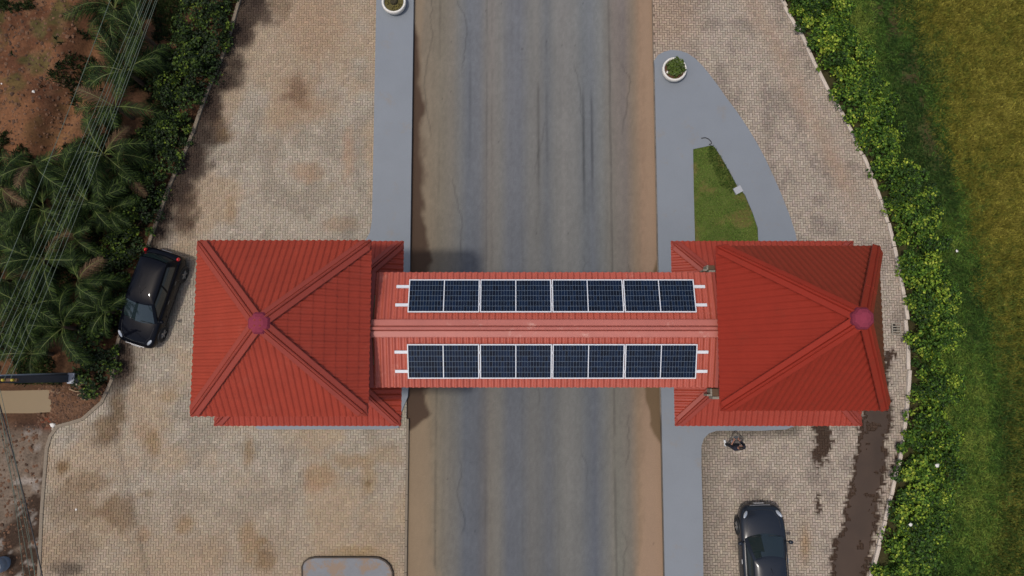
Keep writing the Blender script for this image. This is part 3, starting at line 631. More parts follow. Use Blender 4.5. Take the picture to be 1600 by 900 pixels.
# drain gully
p = P(1400, 514, PZ)
dg_s = .62
dg = thing('drain_grate', 'small concrete drain grate with four slots beside the right kerb', 'drain', (p.x, p.y, PZ + .012))
bm = bmesh.new(); box(bm, -.3, -.23, -.4, .4, -.06, .03); box(bm, .23, .3, -.4, .4, -.06, .03); box(bm, -.23, .23, .33, .4, -.06, .028); box(bm, -.23, .23, -.4, -.33, -.06, .028)
obj('frame', bm, M_conc, dg); bm = bmesh.new(); box(bm, -.23, .23, -.33, .33, -.3, -.2); obj('pit', bm, M_trim, dg)
for k in range(3): obj('bar', boxm('bar', -.23, .23, -.035, .035, -.02, .024), M_conc, dg, loc=(0, -.165 + .165 * k, 0))

dg.scale = (dg_s, dg_s, 1)
# ------------------------------------------------------------------ the gate building
gate = thing('entrance_gate', 'red-roofed road gate of two square towers joined by a bridge over the road', 'gate', (0, 0, 0))
PITCH = 0.172
def sheet(name, b0, b1, t0, t1, course=0.34, amp=0.034, step=0.016, lift=0.0):
    """profiled roof sheet: eave b0-b1, top t0-t1 (may be one point); ribs run straight down the slope"""
    b0, b1, t0, t1 = [Vector(q) for q in (b0, b1, t0, t1)]
    e = (b1 - b0).normalized(); Lb = (b1 - b0).length; v = t0 - b0; up = (v - e * v.dot(e)); Ls = up.length; up.normalize(); nrm = e.cross(up).normalized()
    if nrm.z < 0: nrm = -nrm
    a0 = (t0 - b0).dot(e); a1 = (t1 - b0).dot(e)
    prof = [(0, 0.0), (.10, .55), (.24, 1.0), (.40, 1.0), (.54, .55), (.64, 0.0), (.80, -.12)]
    us = []; k = 0
    while k * PITCH < Lb:
        us += [(k * PITCH + q * PITCH, h) for q, h in prof if k * PITCH + q * PITCH < Lb]; k += 1
    us.append((Lb, 0.0))
    nc = max(1, int(math.ceil(Ls / course))); V = []; F = []; rows = []
    for j in range(nc): rows += [(j * course, step), (min((j + 1) * course, Ls), 0.0)]
    m = len(rows)
    for u, h in us:
        lim = Ls
        if a0 > 1e-6 and u < a0: lim = min(lim, Ls * u / a0)
        if a1 < Lb - 1e-6 and u > a1: lim = min(lim, Ls * (Lb - u) / (Lb - a1))
        for s, st in rows:
            s2 = min(s, lim); V.append(b0 + e * u + up * s2 + nrm * (h * amp + st + lift))
    for i in range(len(us) - 1):
        for j in range(m - 1):
            a, b, c, d = i * m + j, (i + 1) * m + j, (i + 1) * m + j + 1, i * m + j + 1
            if (V[a] - V[d]).length < 1e-5 and (V[b] - V[c]).length < 1e-5: continue
            F.append((a, b, c, d))
    me = pyd(name, V, F)
    return me
def cap(name, p0, p1, w, hgt, ex=0.0, taper=0.0):
    gr = .36 if taper else .05
    """ridge / hip capping: flat wings with a raised roll along the middle"""
    p0, p1 = Vector(p0), Vector(p1); d = (p1 - p0).normalized(); p0 = p0 - d * ex; s = d.cross(Vector((0, 0, 1))).normalized(); n = s.cross(d)
    if n.z < 0: n = -n
    prof = [(-.5, -.35), (-.5, .05), (-.46, .18), (-.16, .62), (-.12, gr), (-.075, .95), (0, 1.15), (.075, .95), (.12, gr), (.16, .62), (.46, .18), (.5, .05), (.5, -.35)]
    V = []; F = []; L = (p1 - p0).length; k = max(1, round(L / 1.6)); m = len(prof)
    for i in range(k):        # lapped lengths
        q0 = p0 + d * (L * i / k - (.05 if i else 0)); q1 = p0 + d * (L * (i + 1) / k); b = len(V)
        l = .006 * (i % 2); st = [(q0, 1.0), (q1, 1.0)]
        if taper and i == 0: st = [(q0, .04), (q0 + d * taper, 1.0), (q1, 1.0)]
        for q, f in st:
            for x, z in prof: V.append(q + s * x * w * f + n * (z * hgt * (.35 + .65 * f) + l))
        for r in range(len(st) - 1):
            for j in range(m - 1): F.append((b + r * m + j, b + r * m + m + j, b + r * m + m + j + 1, b + r * m + j + 1))
        e_ = b + (len(st) - 1) * m; F.append([b + j for j in range(m)]); F.append([e_ + j for j in range(m)][::-1])
    return pyd(name, V, F)
def hips(parent, cx, cy, half, z, tophalf, ztop, m, mc, capw=.42, apex=None, sheets=None):
    ax, ay = apex or (cx, cy)
    B = [Vector((cx - half, cy - half, z)), Vector((cx + half, cy - half, z)), Vector((cx + half, cy + half, z)), Vector((cx - half, cy + half, z))]
    T = [Vector((ax - tophalf, ay - tophalf, ztop)), Vector((ax + tophalf, ay - tophalf, ztop)), Vector((ax + tophalf, ay + tophalf, ztop)), Vector((ax - tophalf, ay + tophalf, ztop))]
    for k in range(4):
        obj('roof_sheet', sheet('roof_sheet', B[k], B[(k + 1) % 4], T[k], T[(k + 1) % 4], amp=.016 if sheets else .026, step=.008 if sheets else .014), sheets[k] if sheets else m, parent)
    for k in range(4):
        obj('hip_cap', cap('hip_cap', B[k] + Vector((0, 0, .02)), T[k] + Vector((0, 0, .02)), capw, .075, taper=capw * .62), mc, parent)
def fascia(cx, cy, half, z, t=.14, inner=0.9):
    bm = bmesh.new(); box(bm, cx - half, cx + half, cy - half, cy + half, z - t, z - .05)
    return bm
ZL, ZU, ZWT = 7.0, 9.95, 9.9
TOW = [(-6.30, 1.13, 2.40, 11.95, 'left'), (7.90, 1.13, 2.25, 13.8, 'right')]
for cx, cy, hu, za, side in TOW:
    w = 1.4
    bm = bmesh.new(); box(bm, cx - w, cx + w, cy - w, cy + w, .19, 7.35); box(bm, cx - w + .05, cx + w - .05, cy - w + .05, cy + w - .05, 7.35, ZWT)
    wall = obj('tower_wall', bm, M_wall, gate); wall['label'] = 'cream rendered %s tower shaft under the roofs' % side
    bm = bmesh.new(); box(bm, cx - w - .06, cx + w + .06, cy - w - .06, cy + w + .06, .18, .75); obj('plinth', bm, M_conc, wall)
    inner = 1 if side == 'left' else -1
    bm = bmesh.new(); x = cx + inner * (w + .01); box(bm, min(x, x - inner * .06), max(x, x - inner * .06) + .0, cy - .45, cy + .45, .76, 2.85); obj('door', bm, M_brown, wall)
    for sy in (-1, 1):
        y = cy + sy * (w + .012); bm = bmesh.new(); box(bm, cx - .6, cx + .6, min(y, y - sy * .05), max(y, y - sy * .05), 1.3, 2.5); obj('window', bm, M_win, wall)
        y = cy + sy * (w + .03); bm = bmesh.new()
        box(bm, cx - .68, cx + .68, min(y, y - sy * .07), max(y, y - sy * .07), 1.22, 1.3); box(bm, cx - .68, cx + .68, min(y, y - sy * .07), max(y, y - sy * .07), 2.5, 2.58)
        box(bm, cx - .68, cx - .6, min(y, y - sy * .07), max(y, y - sy * .07), 1.3, 2.5); box(bm, cx + .6, cx + .68, min(y, y - sy * .07), max(y, y - sy * .07), 1.3, 2.5); obj('window_frame', bm, M_wht, wall)
    lo = obj('lower_roof', fascia(cx, cy, 2.83, ZL), M_wall, gate); lo['label'] = 'lower red skirt roof of the %s tower' % side
    zt = ZL + (2.875 - w) * math.tan(R(25)); hips(lo, cx, cy, 2.875, ZL, w, zt, M_roof, M_cap, .36)
    up = obj('upper_roof', fascia(cx, cy, hu - .05, ZU), M_wall, gate); up['label'] = 'upper red pyramid roof of the %s tower%s' % (side, '' if side == 'left' else ', the steeper one')
    hips(up, cx, cy, hu, ZU, .03, za, M_roof if side == 'left' else M_roof2, M_cap if side == 'left' else M_roof2, .37, sheets=None if side == 'left' else (M_roof2, M_roof_brown, M_roof_redbrown, M_roof2))  # right roof: east and north faces get browner sheets than the other two
    fs = 1.0 if side == 'left' else .88
    V = []; F = []; prof = [(.31, -.22), (.295, -.13), (.25, -.06), (.15, .0), (.0, .03)]
    n = 8
    for i in range(n):
        a = 2 * math.pi * (i + .5) / n; lob = 1 + .07 * math.cos(4 * a + math.pi)
        for j, (r, zz) in enumerate(prof): V.append((cx + fs * r * lob * math.cos(a), cy + fs * r * lob * math.sin(a), za + .07 + zz))
    mm = len(prof)
    for i in range(n):
        for j in range(mm - 1): F.append((i * mm + j, ((i + 1) % n) * mm + j, ((i + 1) % n) * mm + j + 1, i * mm + j + 1))
    f = obj('finial', pyd('finial', V, F), M_finial, up); f['label'] = 'purple-red domed cap on the apex of the %s roof' % side
# bridge
bx0, bx1, by, bh, bez = -3.87, 5.74, 1.112, 1.632, 9.15
brz = bez + bh * math.tan(R(17))
beam = obj('bridge_beam', boxm('bridge_beam', -4.9, 6.5, by - 1.0, by + 1.0, 5.9, 8.95), M_wall, gate)
bm = bmesh.new(); V = [(bx0, by - bh + .05, bez - .07), (bx0, by + bh - .05, bez - .07), (bx0, by, brz - .07), (bx1, by - bh + .05, bez - .07), (bx1, by + bh - .05, bez - .07), (bx1, by, brz - .07)]
br = obj('bridge_roof', pyd('bridge_roof', V, [(0, 1, 2), (3, 5, 4), (0, 3, 4, 1), (0, 2, 5, 3), (1, 4, 5, 2)]), M_wall, gate); br['label'] = 'long low red roof of the bridge carrying the solar panels'
bm.free()
M_roofB = mat('pale_red_roof_sheet', A(180, 86, 68), 0.45, stain=(A(206, 138, 120), .58, .74, 2.2, .5), var=0.18, vscale=1.8, fine=0.06, fscale=18, bump=0.05, spec=0.5)  # bridge sheets: a paler red than the towers, with lighter patches
obj('roof_sheet', sheet('roof_sheet', (bx0, by - bh, bez), (bx1, by - bh, bez), (bx0, by, brz), (bx1, by, brz), course=2.2, step=.004), M_roofB, br)
obj('roof_sheet', sheet('roof_sheet', (bx1, by + bh, bez), (bx0, by + bh, bez), (bx1, by, brz), (bx0, by, brz), course=2.2, step=.004), M_roofB, br)
obj('ridge_cap', cap('ridge_cap', (bx0 - .05, by, brz + .035), (bx1 + .02, by, brz + .035), .50, .09), M_capfade, br)
for sx, x in ((-1, bx0 - .2), (1, bx1 + .12)):
    for sy in (-1, 1):
        obj('verge_cap', cap('verge_cap', (x, by + sy * (bh + .0), bez - .02), (x, by + sy * .02, brz - .02), .34, .07), M_cap, br)
# stubs of bare concrete left between the skirt roof and the upper wall
for u, v, z, sx, sy, lab in ((1118, 613, 8.1, .2, .22, 'brown-topped concrete stub at the lower left of the right tower'), (1112, 418, 8.1, .2, .14, 'small concrete stub at the upper left of the right tower')):
    p = P(u, v, z); s = obj('concrete_stub', boxm('concrete_stub', -sx / 2, sx / 2, -sy / 2, sy / 2, -.5, 0, .015), M_brown, gate, loc=p); s['label'] = lab
    for dx, dy, a, b in ((-sx / 2 - .03, 0, .05, sy), (0, -sy / 2 - .05, sx, .08), (-sx / 2 - .1, -.08, .12, .06)):
        obj('mortar', boxm('mortar', -a / 2, a / 2, -b / 2, b / 2, -.4, .03, .012), M_conc, s, loc=(dx, dy, 0))

# ------------------------------------------------------------------ solar panels and rails
tilt = math.atan2(brz - bez, bh)
M_clamp = mat('clamp_metal', A(200, 202, 206), .4)
def slope_pt(side, x, s, lift):
    """s = distance down the slope from the ridge, on the south (-1) or north (+1) slope"""
    return Vector((x, by + side * (s * math.cos(tilt) + lift * math.sin(tilt)), brz - s * math.sin(tilt) + lift * math.cos(tilt)))
ORD = ['first', 'second', 'third', 'fourth']
px0 = -2.915; PW, PH, GAP = 2.0, .995, .022
S0 = {1: .44, -1: .42}
for side in (1, -1):
    row = 'upper' if side == 1 else 'lower'
    for r, s in enumerate((S0[side] + .24, S0[side] + .80)):
        bm = bmesh.new(); box(bm, px0 - .36, px0 + 4 * (PW + GAP) + .30, -.042, .042, -.03, .012)
        o = obj('mounting_rail', bm, M_alu, loc=slope_pt(side, 0, s, .062), rot=(-side * tilt, 0, 0))
        tag(o, 'white metal rail under the %s panel row, %s' % (row, 'nearer the ridge' if r == 0 else 'nearer the eave'), 'rail')
    for i in range(4):
        t = thing('solar_panel', '%s solar panel from the left in the %s row on the bridge roof' % (ORD[i], row), 'solar panel', slope_pt(side, px0 + i * (PW + GAP), S0[side] + PH / 2, .085), 0, 'solar panels on the bridge roof')
        t.rotation_euler = (-side * tilt, 0, 0)
        fw = .028; h2 = PH / 2; bm = bmesh.new()
        box(bm, 0, PW, -h2, -h2 + fw, 0, .04); box(bm, 0, PW, h2 - fw, h2, 0, .04); box(bm, 0, fw, -h2 + fw, h2 - fw, 0, .0398); box(bm, PW - fw, PW, -h2 + fw, h2 - fw, 0, .0398)
        obj('frame', bm, M_alu, t)
        bm = bmesh.new(); box(bm, PW / 2 - .012, PW / 2 + .012, -h2 + fw, h2 - fw, .02, .0375); obj('middle_bar', bm, M_alu, t)
        cw = (PW / 2 - fw - .012)
        for k in range(2):
            x = fw if k == 0 else PW / 2 + .012
            obj('cell_field', boxm('cell_field', 0, cw, 0, PH - 2 * fw, 0, .012), M_cell, t, loc=(x, -h2 + fw, .022))
        if i < 3:
            for s in (.24, .80): obj('clamp', boxm('clamp', -.03, .03, -.03, .03, .03, .052), M_clamp, t, loc=(PW + GAP / 2, side * (s - h2), 0))

# ------------------------------------------------------------------ planters
LASTC = [None]
def leafset(n, centers, rad, size, up=.5, shell=True, sd=1):
    """numpy leaf cloud: folded diamond leaves on clump shells"""
    g = np.random.default_rng(sd); ci = g.integers(0, len(centers), n); c = np.array(centers)[ci]; r = np.array(rad)[ci]
    d = g.normal(0, 1, (n, 3)); d[:, 2] = np.abs(d[:, 2]) * .9 - .25; d /= np.linalg.norm(d, axis=1)[:, None]
    p = c + d * (r * (g.uniform(.6, 1.05, n)))[:, None]
    nr = d * .6 + g.normal(0, .45, (n, 3)) + np.array([0, 0, up]); nr /= np.linalg.norm(nr, axis=1)[:, None]
    t = np.cross(nr, g.normal(0, 1, (n, 3))); t /= np.linalg.norm(t, axis=1)[:, None]; b = np.cross(nr, t)
    L = (size * g.uniform(.6, 1.3, n))[:, None]; W_ = L * .36
    V = np.zeros((n, 4, 3)); V[:, 0] = p; V[:, 1] = p + t * L * .45 + b * W_ + nr * L * .10; V[:, 2] = p + t * L - nr * L * .12; V[:, 3] = p + t * L * .45 - b * W_ + nr * L * .10
    F = (np.arange(n)[:, None, None] * 4 + np.array([(0, 3, 2), (0, 2, 1)])[None]).reshape(-1, 3)
    LASTC[0] = ci
    return V.reshape(-1, 3), F
M_leafP = mat('planter_leaf', A(78, 96, 34), .55, isl=.45, spec=.35)
for u, v, lab, kind in ((1053, 110, 'white round planter with a leafy green plant on the grey island', 'plant'), (616, 5, 'white round planter with a dark stump, cut by the top edge', 'stump')):
    p = P(u, v, .4); t = thing('planter', lab, 'planter', (p.x, p.y, .2), 0, 'white round planters')
    obj('ring', lathe('ring', [(.41, 0), (.47, .10), (.505, .24), (.50, .36), (.47, .39), (.435, .385), (.41, .34), (.40, .25)], 32), M_wht, t)
    V = [(0, 0, .30)]; F = []
    for i in range(20):
        a = i * math.pi / 10; V.append((.41 * math.cos(a), .41 * math.sin(a), .27 + random.uniform(-.01, .02)))
    for i in range(20): F.append((0, 1 + i, 1 + (i + 1) % 20))
    obj('soil', pyd('soil', V, F, True), mat('potting_soil', A(92, 66, 46) if kind == 'plant' else A(92, 84, 44), .95, var=.4, vscale=7, bump=.8), t)
    if kind == 'plant':
        V, F = leafset(700, [(.05, .05, .42), (-.1, .1, .38), (.16, .0, .4), (0, -.14, .36), (.08, .2, .38), (.2, .14, .36)], [.24, .2, .2, .18, .24, .18], .13, sd=5)
        obj('plant', mesh_np('plant', V, F), M_leafP, t)
        obj('stone', boxm('stone', -.03, .03, -.05, .05, 0, .04, .012), M_wht, t, loc=(-.3, -.12, .29), rot=(0, 0, -.3))
    else:
        obj('stump', lathe('stump', [(.17, -.05), (.16, .05), (.14, .12), (.11, .14), (.05, .10), (0, .09)], 14), mat('mossy_stump', A(62, 56, 36), .95, var=.4, vscale=9, bump=.8), t, loc=(.0, .03, .28))
        V, F = leafset(160, [(-.26, .02, .28), (.0, -.28, .28), (.22, -.18, .28), (.2, .24, .28), (-.2, .26, .28)], [.14] * 5, .07, sd=6); obj('moss', mesh_np('moss', V, F), mat('olive_moss', A(110, 100, 46), .9, isl=.4), t)
# --SPLIT--
# ------------------------------------------------------------------ hedges: shrub after shrub
def ordn(i):
    w = ['first', 'second', 'third', 'fourth', 'fifth', 'sixth', 'seventh', 'eighth', 'ninth', 'tenth', 'eleventh', 'twelfth', 'thirteenth', 'fourteenth', 'fifteenth', 'sixteenth', 'seventeenth', 'eighteenth', 'nineteenth', 'twentieth']
    t = {20: 'twenty', 30: 'thirty', 40: 'forty'}
    return w[i] if i < 20 else (t[(i + 1) // 10 * 10] + ('-' + w[(i + 1) % 10 - 1] if (i + 1) % 10 else 'ieth')).replace('yieth', 'ieth')
M_leaf = mat('hedge_leaf', attr='col', rough=.6, spec=.22)
PALR = [(34, 54, 18), (50, 78, 22), (70, 102, 28), (118, 142, 40), (166, 176, 64)]
PALL = [(22, 34, 14), (31, 48, 18), (46, 66, 23), (82, 102, 32), (122, 138, 44)]
def leafcol(me, n, pal, sd, mean):
    g = np.random.default_rng(sd); ci = LASTC[0]; cl = g.normal(mean, .17, ci.max() + 1)[ci]; q = np.clip(cl + g.normal(0, .2, n), 0, .999) * (len(pal) - 1)
    i = q.astype(int); f = (q - i)[:, None]; p_ = np.array([A(*c) for c in pal]); c = (p_[i] * (1 - f) + p_[i + 1] * f) * g.lognormal(0, .18, (n, 1)); vcol(me, np.repeat(c, 4, 0))
def shrub_mesh(sd, n, rx, h, size, pal, mean):
    g = random.Random(sd); cs = []; rs_ = []
    for k in range(20):
        a = g.uniform(0, 6.283); q = math.sqrt(g.random()) * rx; zz = h * (1 - .55 * (q / rx) ** 2) * g.uniform(.45, 1.0)
        cs.append((q * math.cos(a), q * math.sin(a), max(.18, zz - .12))); rs_.append(g.uniform(.15, .34))
    V, F = leafset(n, cs, rs_, size, sd=sd, up=.55); V[:, 2] = np.maximum(V[:, 2], .03)
    me = mesh_np('foliage', V, F); leafcol(me, n, pal, sd, mean); return me, cs
def stem_mesh(cs, sd):
    V = []; F = []
    for c in cs[::3]:
        m_ = tube('t', [(c[0] * .15, c[1] * .15, -.1), (c[0] * .5, c[1] * .5, c[2] * .5), c], [.028, .02, .008], 5); b = len(V)
        V += [tuple(v.co) for v in m_.vertices]; F += [[i + b for i in p.vertices] for p in m_.polygons]; bpy.data.meshes.remove(m_)
    return pyd('stem', V, F)
VR = []; VL = []
for k in range(7):
    f, cs = shrub_mesh(100 + k, 1500, .84, 1.1, .12, PALR, .40); f.materials.append(M_leaf); s = stem_mesh(cs, k); s.materials.append(M_bark); VR.append((f, s))
for k in range(5):
    f, cs = shrub_mesh(200 + k, 1300, .88, 1.25, .12, PALL, .32); f.materials.append(M_leaf); s = stem_mesh(cs, k); s.materials.append(M_bark); VL.append((f, s))
def hedge(edge, offs, step, var, side, vr, lab, grp, sc):
    pts = resample(edge, step); spots = []
    for i in range(1, len(pts) - 1):
        d = (pts[i + 1] - pts[i - 1]).normalized(); nrm = Vector((-d.y, d.x, 0)) if side > 0 else Vector((d.y, -d.x, 0))
        # pointing away from the paving
        for kk, of in enumerate(offs):
            p = pts[i] + nrm * (of + random.uniform(-.12, .12)) + d * (step * .5 * (kk % 2) + random.uniform(-.15, .15))
            u, v = Q(p.x, p.y, .8)
            if vr[0] < v < vr[1] and (kk == 0 or random.random() < .75): spots.append((v, p, kk))
    spots.sort(key=lambda q: q[0])
    for i, (v, p, kk) in enumerate(spots):
        f, s = random.choice(var); t = thing('shrub', lab % ordn(i), 'shrub', (p.x, p.y, .08), random.uniform(0, 6.28), grp)
        q = sc * random.uniform(.86, 1.12) * (.84 if kk else 1); t.scale = (q, q, q * random.uniform(.8, 1.15))
        obj('foliage', f, None, t); obj('stem', s, None, t)
    return len(spots)
nR = hedge(RIGHT_EDGE, (.74, 1.5), 1.1, VR, 1, (-45, 945), 'yellow-green leafy shrub of the right hedge, %s counted from the top', 'shrubs of the right hedge', 1.0)
nL = hedge(LEFT_EDGE, (.66, 1.45), 1.25, VL, -1, (-45, 588), 'dark green shrub of the left hedge, %s counted from the top', 'shrubs of the left hedge', 1.0)
print('SHRUBS', nR, nL)

# ------------------------------------------------------------------ young palms
M_frond = mat('palm_leaflet', A(29, 46, 19), .75, isl=.45, spec=.15, hue=(A(74, 92, 38), 3.8))
M_rach = mat('palm_stalk', A(104, 112, 54), .6)
def frond_mesh(sd, L=1.95):
    g = random.Random(sd); V = []; F = []; n = 42; rise = g.uniform(.5, .75); droop = g.uniform(.85, 1.35)
    def pt(t): return Vector((0, L * t * (1 - .12 * t), L * (rise * t - droop * t * t * .62)))
    for i in range(n):
        t = .12 + .88 * i / n; p = pt(t); d = (pt(min(1, t + .02)) - pt(t - .02)).normalized(); ll = L * .30 * (math.sin(math.pi * (t * .82 + .14)) ** .6) * g.uniform(.85, 1.1)
        for s in (-1, 1):
            b = len(V); out = (Vector((s, 0, 0)) * .8 + d * g.uniform(.6, 1.0) + Vector((0, 0, g.uniform(-.4, .15)))).normalized(); w = d * .015
            V += [p - w, p + w, p + out * ll * .55 + d * .013 + Vector((0, 0, .02)), p + out * ll * .55 - d * .013 + Vector((0, 0, .02)), p + out * ll * .95 - Vector((0, 0, .38 * ll))]
            F += [(b, b + 1, b + 2, b + 3), (b + 3, b + 2, b + 4)]
    me = pyd('frond', V, F); me.materials.append(M_frond); me.materials.append(M_rach)
    r = tube('r', [pt(i / 8) for i in range(9)], [.022 * (1 - .1 * i) for i in range(9)], 5)
    b = len(V); V2 = V + [tuple(v.co) for v in r.vertices]; F2 = F + [[i + b for i in p.vertices] for p in r.polygons]; nf = len(F); bpy.data.meshes.remove(r)
    m2 = pyd('frond', V2, F2); m2.materials.append(M_frond); m2.materials.append(M_rach); m2.polygons.foreach_set('material_index', [0] * nf + [1] * (len(F2) - nf)); bpy.data.meshes.remove(me)
    return m2
FR = [frond_mesh(k) for k in range(7)]; FRD = [frond_mesh(31)]
FRD[0].materials[0] = mat('dead_palm_leaflet', A(92, 70, 46), .9, isl=.3)
PALMS = [(132, 440, .9), (108, 512, .95), (60, 552, .85), (36, 372, 1.0), (112, 276, .85), (166, 486, .7), (176, 330, .7), (188, 22, 1.0), (232, 62, .9), (206, 118, 1.05), (188, 172, 1.0), (172, 246, 1.05), (70, 262, 1.1), (18, 298, 1.0), (78, 330, 1.0), (148, 322, .9), (122, 372, .85),
         (82, 408, 1.0), (20, 440, 1.0), (62, 478, 1.0), (14, 520, .9), (196, 270, .8)]
PALMS.sort(key=lambda q: q[1])
tr = lathe('trunk', [(.10, -.3), (.085, .1), (.07, .35), (.06, .5), (.0, .52)], 8); tr.materials.append(M_bark)
for i, (u, v, s) in enumerate(PALMS):
    h = .55 + .9 * s; p = P(u, v, 1.2); z = float(soil_z(np.array([p.x]), np.array([p.y]))[0])
    t = thing('palm', 'young feathery green palm on the left bank, %s counted from the top' % ordn(i), 'palm', (p.x, p.y, z), random.uniform(0, 6.28), 'young palms on the left bank')
    o = obj('trunk', tr, None, t); o.scale = (1, 1, h / .5)
    k = random.randint(8, 13)
    for j in range(k):
        o = obj('frond', random.choice(FR if random.random() > .07 else FRD), None, t); o.location = (0, 0, h - .03); el = random.uniform(-.35, .35) if j < k - 3 else random.uniform(.45, .9)
        q = s * random.uniform(.8, 1.1); o.scale = (q, q, q); o.rotation_euler = (el, random.uniform(-.25, .25), random.uniform(0, 6.283))
# low weeds between the palms
N = 110000
U = rng.uniform(-40, 330, N); V = rng.uniform(-30, 600, N)
pts = np.array([P(a, b)[:2] for a, b in zip(U[:1], V[:1])]); dy = (450 - V) / FPX; tt = (-CAM_H) / (dy * _s - _c); X = tt * (U - 800) / FPX; Y = tt * (dy * _c + _s)
d = dpoly(X, Y, LEFT_EDGE); n = fbm(X * .9, Y * .9, 90, 4)
mnd = sstep(165, 90, U + 0.30 * (V - 120)) * sstep(340, 240, V)
k = (~inpoly(X, Y, paveL)) & (d > .15) & (n > .46 + .07 * mnd)
X, Y, n = X[k], Y[k], n[k]; al = np.ones(len(X), bool); C = pick(al, [(34, 46, 24), (52, 66, 30), (70, 84, 38), (100, 104, 56)], np.clip(2.2 * (n - .45), 0, 1), .25)
o = obj('weeds', blades('weeds', X, Y, soil_z(X, Y), rng.uniform(.05, .22, len(X)), rng.uniform(.05, .22, len(X)), rng.uniform(.012, .03, len(X)), C), M_blade); o['kind'] = 'stuff'; o['label'] = 'low weeds between the palms on the left bank'

# ------------------------------------------------------------------ utility pole and overhead wires
pb = P(116, 591, 0); ZT = 5.0
pole = thing('utility_pole', 'dark utility pole leaning into view from the left edge above the puddle', 'pole', (pb.x, pb.y, 0))
V = []; F = []
for z, w in ((-.3, .21), (.6, .20), (2.5, .17), (ZT, .14)):
    V += [(-w, -w * .75, z), (w, -w * .75, z), (w, w * .75, z), (-w, w * .75, z)]
for i in range(3):
    for q in range(4): F.append((i * 4 + q, i * 4 + (q + 1) % 4, (i + 1) * 4 + (q + 1) % 4, (i + 1) * 4 + q))
F.append((12, 13, 14, 15)); obj('shaft', pyd('shaft', V, F), M_pole, pole)
obj('conduit', tube('conduit', [(.10, .20, .2), (.09, .17, 2.5), (.08, .14, 4.6)], .035, 8), mat('grey_conduit', A(150, 158, 168), .45), pole)
obj('crossarm', boxm('crossarm', -.75, .75, -.05, .05, ZT - .35, ZT - .23, .01), M_brown, pole)
obj('meter_box', boxm('meter_box', .14, .42, -.2, .22, .25, .75, .02), mat('pale_meter_box', A(168, 172, 180), .5, var=.1), pole)
obj('footing', boxm('footing', -.1, .75, -.33, .2, -.2, .14, .02), M_conc, pole)
for k in range(5): obj('insulator', lathe('insulator', [(.0, -.02), (.05, 0), (.05, .03), (.03, .045), (.05, .06), (.05, .09), (.02, .12), (0, .12)], 10), mat('yellow_insulator', A(190, 170, 60), .4) if k == 0 else MATS['yellow_insulator'], pole, loc=(-.64 + .32 * k, 0, ZT - .23))
def wire(name, a, b, sag, r, m, lab, grp):
    pts = [a.lerp(b, i / 14) - Vector((0, 0, sag * 4 * (i / 14) * (1 - i / 14))) for i in range(15)]
    return tag(obj(name, tube(name, pts, r, 5, caps=False), m), lab, 'wire', grp)
for i in range(7):
    a = Vector((pb.x - .64 + .21 * i, pb.y + .02, ZT - .1)); b0 = P(211 + 4.4 * i + (1.5 if i % 2 else 0), 0, 5.4); b = b0 + (b0 - a) * .45
    wire('overhead_wire', a, b, .35, .008, M_wire, 'pale overhead wire of the bundle above the palms, %s from the left' % ordn(i), 'bundle of overhead wires above the palms')
a = P(-30, 510, 5.6); b = P(168, 0, 5.6); wire('overhead_wire', a, b + (b - a) * .3, .2, .010, M_wire, 'single thin wire running left of the wire bundle over the soil', None)
a = Vector((pb.x - .1, pb.y - .05, ZT - .3)); b = P(62, 905, 4.6); wire('overhead_cable', a, b + (b - a) * .4, .2, .022, M_wired, 'thick black cable running down from the pole to the bottom edge', None)
for i, (u0, u1) in enumerate(((-2, 44), (0, 50), (6, 30), (20, 47))):
    b = P(u1, 905, 4.8); wire('overhead_wire', a + Vector((-.15 + .12 * i, 0, .05)), b + (b - a) * .4, .25, .009, M_wire, 'thin pale wire left of the thick black cable, %s from the left' % ['third', 'fourth', 'first', 'second'][i] if False else 'thin pale wire beside the thick black cable below the pole, %s from the left' % ['second', 'fourth', 'first', 'third'][i], 'thin wires beside the black cable')
p = P(2, 882, .3); t = thing('plastic_drum', 'pale blue plastic drum cut off by the left edge at the bottom', 'drum', (p.x, p.y, .05))
obj('body', lathe('body', [(.0, 0), (.26, .0), (.28, .05), (.29, .3), (.28, .32), (.29, .34), (.28, .66), (.25, .7), (.22, .68), (.21, .62), (0, .62)], 20), mat('blue_plastic', A(140, 156, 172), .5, var=.1), t)
obj('rim', lathe('rim', [(.25, .69), (.28, .70), (.28, .73), (.25, .73), (.25, .69)], 20), mat('pale_rim', A(170, 176, 180), .5), t)

